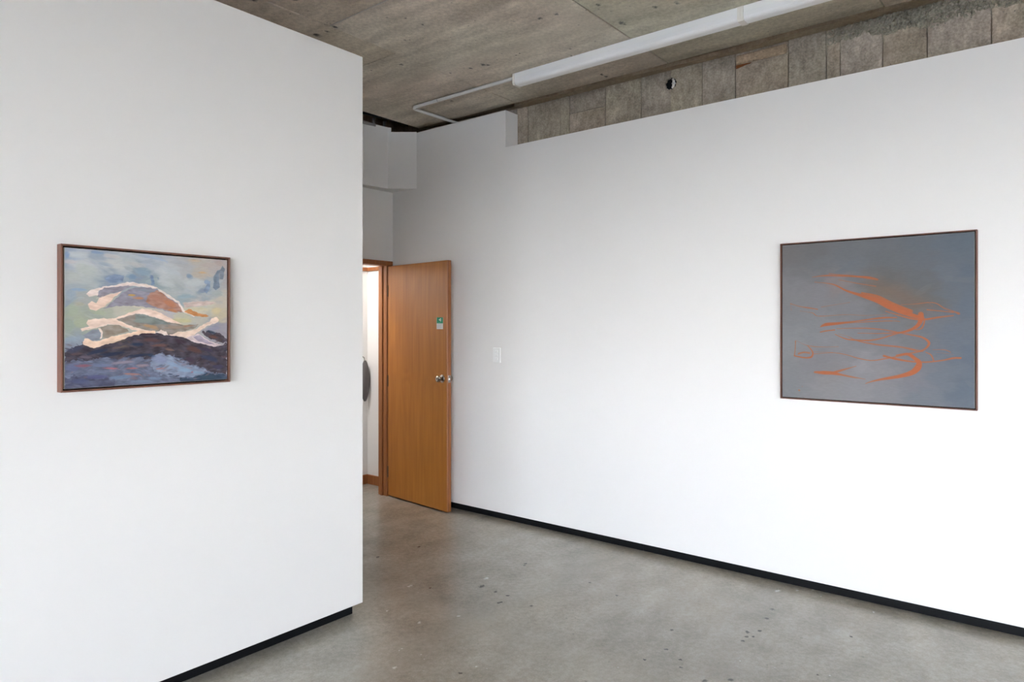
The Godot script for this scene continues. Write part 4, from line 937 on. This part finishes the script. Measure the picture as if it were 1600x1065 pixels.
# ---------------------------------------------------------------- pictures
# axis "z": hangs on the left partition and faces +z; axis "x": hangs on the long wall and faces -x
func picture(called: String, axis: String, lo: Vector2, hi: Vector2, wall: float, depth: float, lip: float, gap: float, im: Image) -> Node3D:
	var flip := 1.0 if axis == "z" else -1.0
	var mid := (lo.x + hi.x) / 2
	var base := Vector3(mid, lo.y, wall) if axis == "z" else Vector3(wall, lo.y, mid)
	var t := thing(called, base)
	var bar := func(a0: float, a1: float, y0: float, y1: float, d0: float, d1: float) -> Array:
		var w0 := wall + flip * d0
		var w1 := wall + flip * d1
		var p := Vector3(a0, y0, minf(w0, w1)) if axis == "z" else Vector3(minf(w0, w1), y0, a0)
		var q := Vector3(a1, y1, maxf(w0, w1)) if axis == "z" else Vector3(maxf(w0, w1), y1, a1)
		return [p, q]
	for r in [[lo.x, lo.x + lip, lo.y, hi.y, 0], [hi.x - lip, hi.x, lo.y, hi.y, 0], [lo.x + lip, hi.x - lip, hi.y - lip, hi.y, 1], [lo.x + lip, hi.x - lip, lo.y, lo.y + lip, 1]]:
		obj("frame_rail", boxes([bar.call(r[0], r[1], r[2], r[3], 0.001, depth)], 0.0008, base), M.walnut if r[4] == 0 else M.walnut_flat, t)
	obj("backing", boxes([bar.call(lo.x + lip, hi.x - lip, lo.y + lip, hi.y - lip, 0.002, 0.012)], 0.0, base), M.backing, t)
	var e := lip + gap
	obj("stretcher", boxes([bar.call(lo.x + e, hi.x - e, lo.y + e, hi.y - e, 0.0121, depth - 0.0045)], 0.001, base), M.canvas_edge, t)
	var s := Shape.new(base)
	var f := wall + flip * (depth - 0.004)
	var x0 := lo.x + e + 0.0006
	var x1 := hi.x - e - 0.0006
	var y0 := lo.y + e + 0.0006
	var y1 := hi.y - e - 0.0006
	var n := Vector3(0, 0, 1) if axis == "z" else Vector3(-1, 0, 0)
	var q := []
	for k in [[x0, y1, 0, 0], [x1, y1, 1, 0], [x1, y0, 1, 1], [x0, y0, 0, 1]]:
		q.append([Vector3(k[0], k[1], f) if axis == "z" else Vector3(f, k[1], k[0]), Vector2(k[2], k[3])])
	for tri in [[0, 1, 2], [0, 2, 3]]:
		for i in tri:
			s.vert(q[i][0], n, q[i][1])
	obj("painted_canvas", s, picture_material(im), t)
	return t

func build_pictures():
	var t := picture("framed_painting", "z", Vector2(0.923, 1.270), Vector2(1.575, 1.8135), LEFT, 0.040, 0.007, 0.0055, landscape_painting())
	tag(t, "framed painting of pale ribbons over dark hills on the left partition", "painting", "framed paintings on the white walls")
	t = picture("framed_painting", "x", Vector2(-1.303, 1.092), Vector2(-0.345, 1.9955), RIGHT, 0.040, 0.006, 0.005, orange_painting())
	tag(t, "framed grey-blue painting with loose orange brush lines on the long wall", "painting", "framed paintings on the white walls")

# ---------------------------------------------------------------- fittings
func build_fittings():
	# fluorescent battens end to end, switched off
	var low := 3.178
	for k in 2:
		var z0 := -2.975 + k * 1.5925
		var z1 := z0 + 1.592
		var t := thing("ceiling_light", Vector3(3.742, low, (z0 + z1) / 2))
		var s := Shape.new(t.position)
		s.extrude("z", [Vector2(3.702, TOP - 0.001), Vector2(3.702, 3.219), Vector2(3.783, 3.219), Vector2(3.783, TOP - 0.001)], z0 + 0.017, z1 - 0.017)
		obj("body", s, M.lamp_body, t)
		s = Shape.new(t.position)
		s.extrude("z", [Vector2(3.7005, 3.218), Vector2(3.7005, 3.196), Vector2(3.704, 3.187), Vector2(3.711, 3.181), Vector2(3.722, 3.178), Vector2(3.763, 3.178), Vector2(3.774, 3.181), Vector2(3.781, 3.187), Vector2(3.7845, 3.196), Vector2(3.7845, 3.218)], z0 + 0.017, z1 - 0.017)
		obj("diffuser", s, M.diffuser, t)
		for z in [[z0, z0 + 0.0168], [z1 - 0.0168, z1]]:
			s = Shape.new(t.position)
			s.extrude("z", [Vector2(3.6985, TOP - 0.0015), Vector2(3.6985, 3.190), Vector2(3.709, 3.1765), Vector2(3.776, 3.1765), Vector2(3.7865, 3.190), Vector2(3.7865, TOP - 0.0015)], z[0], z[1])
			obj("end_cap", s, M.cream, t)
		tag(t, ["white fluorescent batten at the far end, nearest the door", "nearer white fluorescent batten running out of the picture"][k], "ceiling light", "fluorescent battens under the slab")
	# conduit from the batten to the wall
	var c := thing("conduit", Vector3(3.74, TOP - 0.0160, -3.6))
	var y := TOP - 0.0160
	var s := Shape.new(c.position)
	s.tube([Vector3(3.742, y, -2.977), Vector3(3.742, y, -3.735)], 0.0125, 16)
	obj("tube", s, M.pipe, c)
	s = Shape.new(c.position)
	s.tube([Vector3(3.742, y, -3.741), Vector3(3.742, y, -3.98)], 0.0125, 16)
	obj("tube", s, M.pipe, c)
	s = Shape.new(c.position)
	s.tube([Vector3(3.742, y, -3.734), Vector3(3.742, y, -3.742)], 0.0105, 16)
	obj("joint", s, M.galv, c)
	var bend := []
	for k in 9:
		var a := PI / 2 * k / 8.0
		bend.append(Vector3(3.792 - 0.05 * cos(a), y, -3.98 - 0.05 * sin(a)))
	s = Shape.new(c.position)
	s.tube(bend, 0.0134, 16)
	obj("elbow", s, M.pipe, c)
	s = Shape.new(c.position)
	s.tube([Vector3(3.79, y, -4.03), Vector3(4.29, y, -4.03)], 0.0125, 16)
	obj("tube", s, M.pipe, c)
	tag(c, "white conduit bent along the ceiling from batten to wall", "conduit")
	# rail, clips and cables in the dark slot above the bulkhead
	var r := thing("cable_rail", Vector3(3.2, 3.236, -4.64))
	s = Shape.new(r.position)
	s.box(Vector3(1.2, 3.232, -4.647), Vector3(3.99, 3.256, -4.630), 0.002)
	obj("rail", s, M.galv, r)
	for x in [2.9, 3.40, 3.857, 3.975]:
		s = Shape.new(r.position)
		s.box(Vector3(x, 3.2562, -4.645), Vector3(x + 0.022, 3.300, -4.636), 0.001)
		s.box(Vector3(x, 3.30, -4.645), Vector3(x + 0.022, 3.304, -4.615), 0.001)
		obj("clip", s, M.galv, r)
	tag(r, "pale metal rail with clips along the top of the bulkhead", "rail")
	for k in 2:
		var z := [-4.545, -4.508][k] as float
		s = Shape.new()
		var path := []
		for i in 25:
			path.append(Vector3(1.3 + i * 0.1195, 3.292 + k * 0.02 + sin(i * 0.9 + k) * 0.006, z + sin(i * 0.6 + k * 2) * 0.006))
		s.tube(path, 0.011, 8)
		var o := obj("cable", s, M.black, self)
		tag(o, ["black cable in the slot above the bulkhead, nearer the wall", "black cable in the slot above the bulkhead, nearer the slab edge"][k], "cable", "cables in the ceiling slot")
	# switch plate
	var p := thing("light_switch", Vector3(RIGHT, 1.229, -3.4975))
	var plate := obj("plate", boxes([[Vector3(RIGHT - 0.009, 1.229, -3.535), Vector3(RIGHT - 0.0005, 1.345, -3.460)]], 0.003, p.position), M.plate, p)
	for k in 3:
		obj("rocker", boxes([[Vector3(RIGHT - 0.0125, 1.249 + k * 0.029, -3.512), Vector3(RIGHT - 0.0091, 1.268 + k * 0.029, -3.483)]], 0.0015, p.position), M.plate, plate)
	tag(p, "white wall switch plate beside the open door", "switch")

func build_outside():
	var o := obj("street_ground", boxes([[Vector3(-200, -7.2, -200), Vector3(WINDOWS - 0.4, -7.0, 200)]]), M.outside)
	tag(o, "pale paved ground outside below the windows", "ground", "", "structure")

func _ready():
	set_view()
	make_materials()
	build_room()
	build_door()
	build_pictures()
	build_fittings()
	build_outside()
	for o in find_children("*", "GeometryInstance3D", true, false):
		o.cast_shadow = GeometryInstance3D.SHADOW_CASTING_SETTING_ON
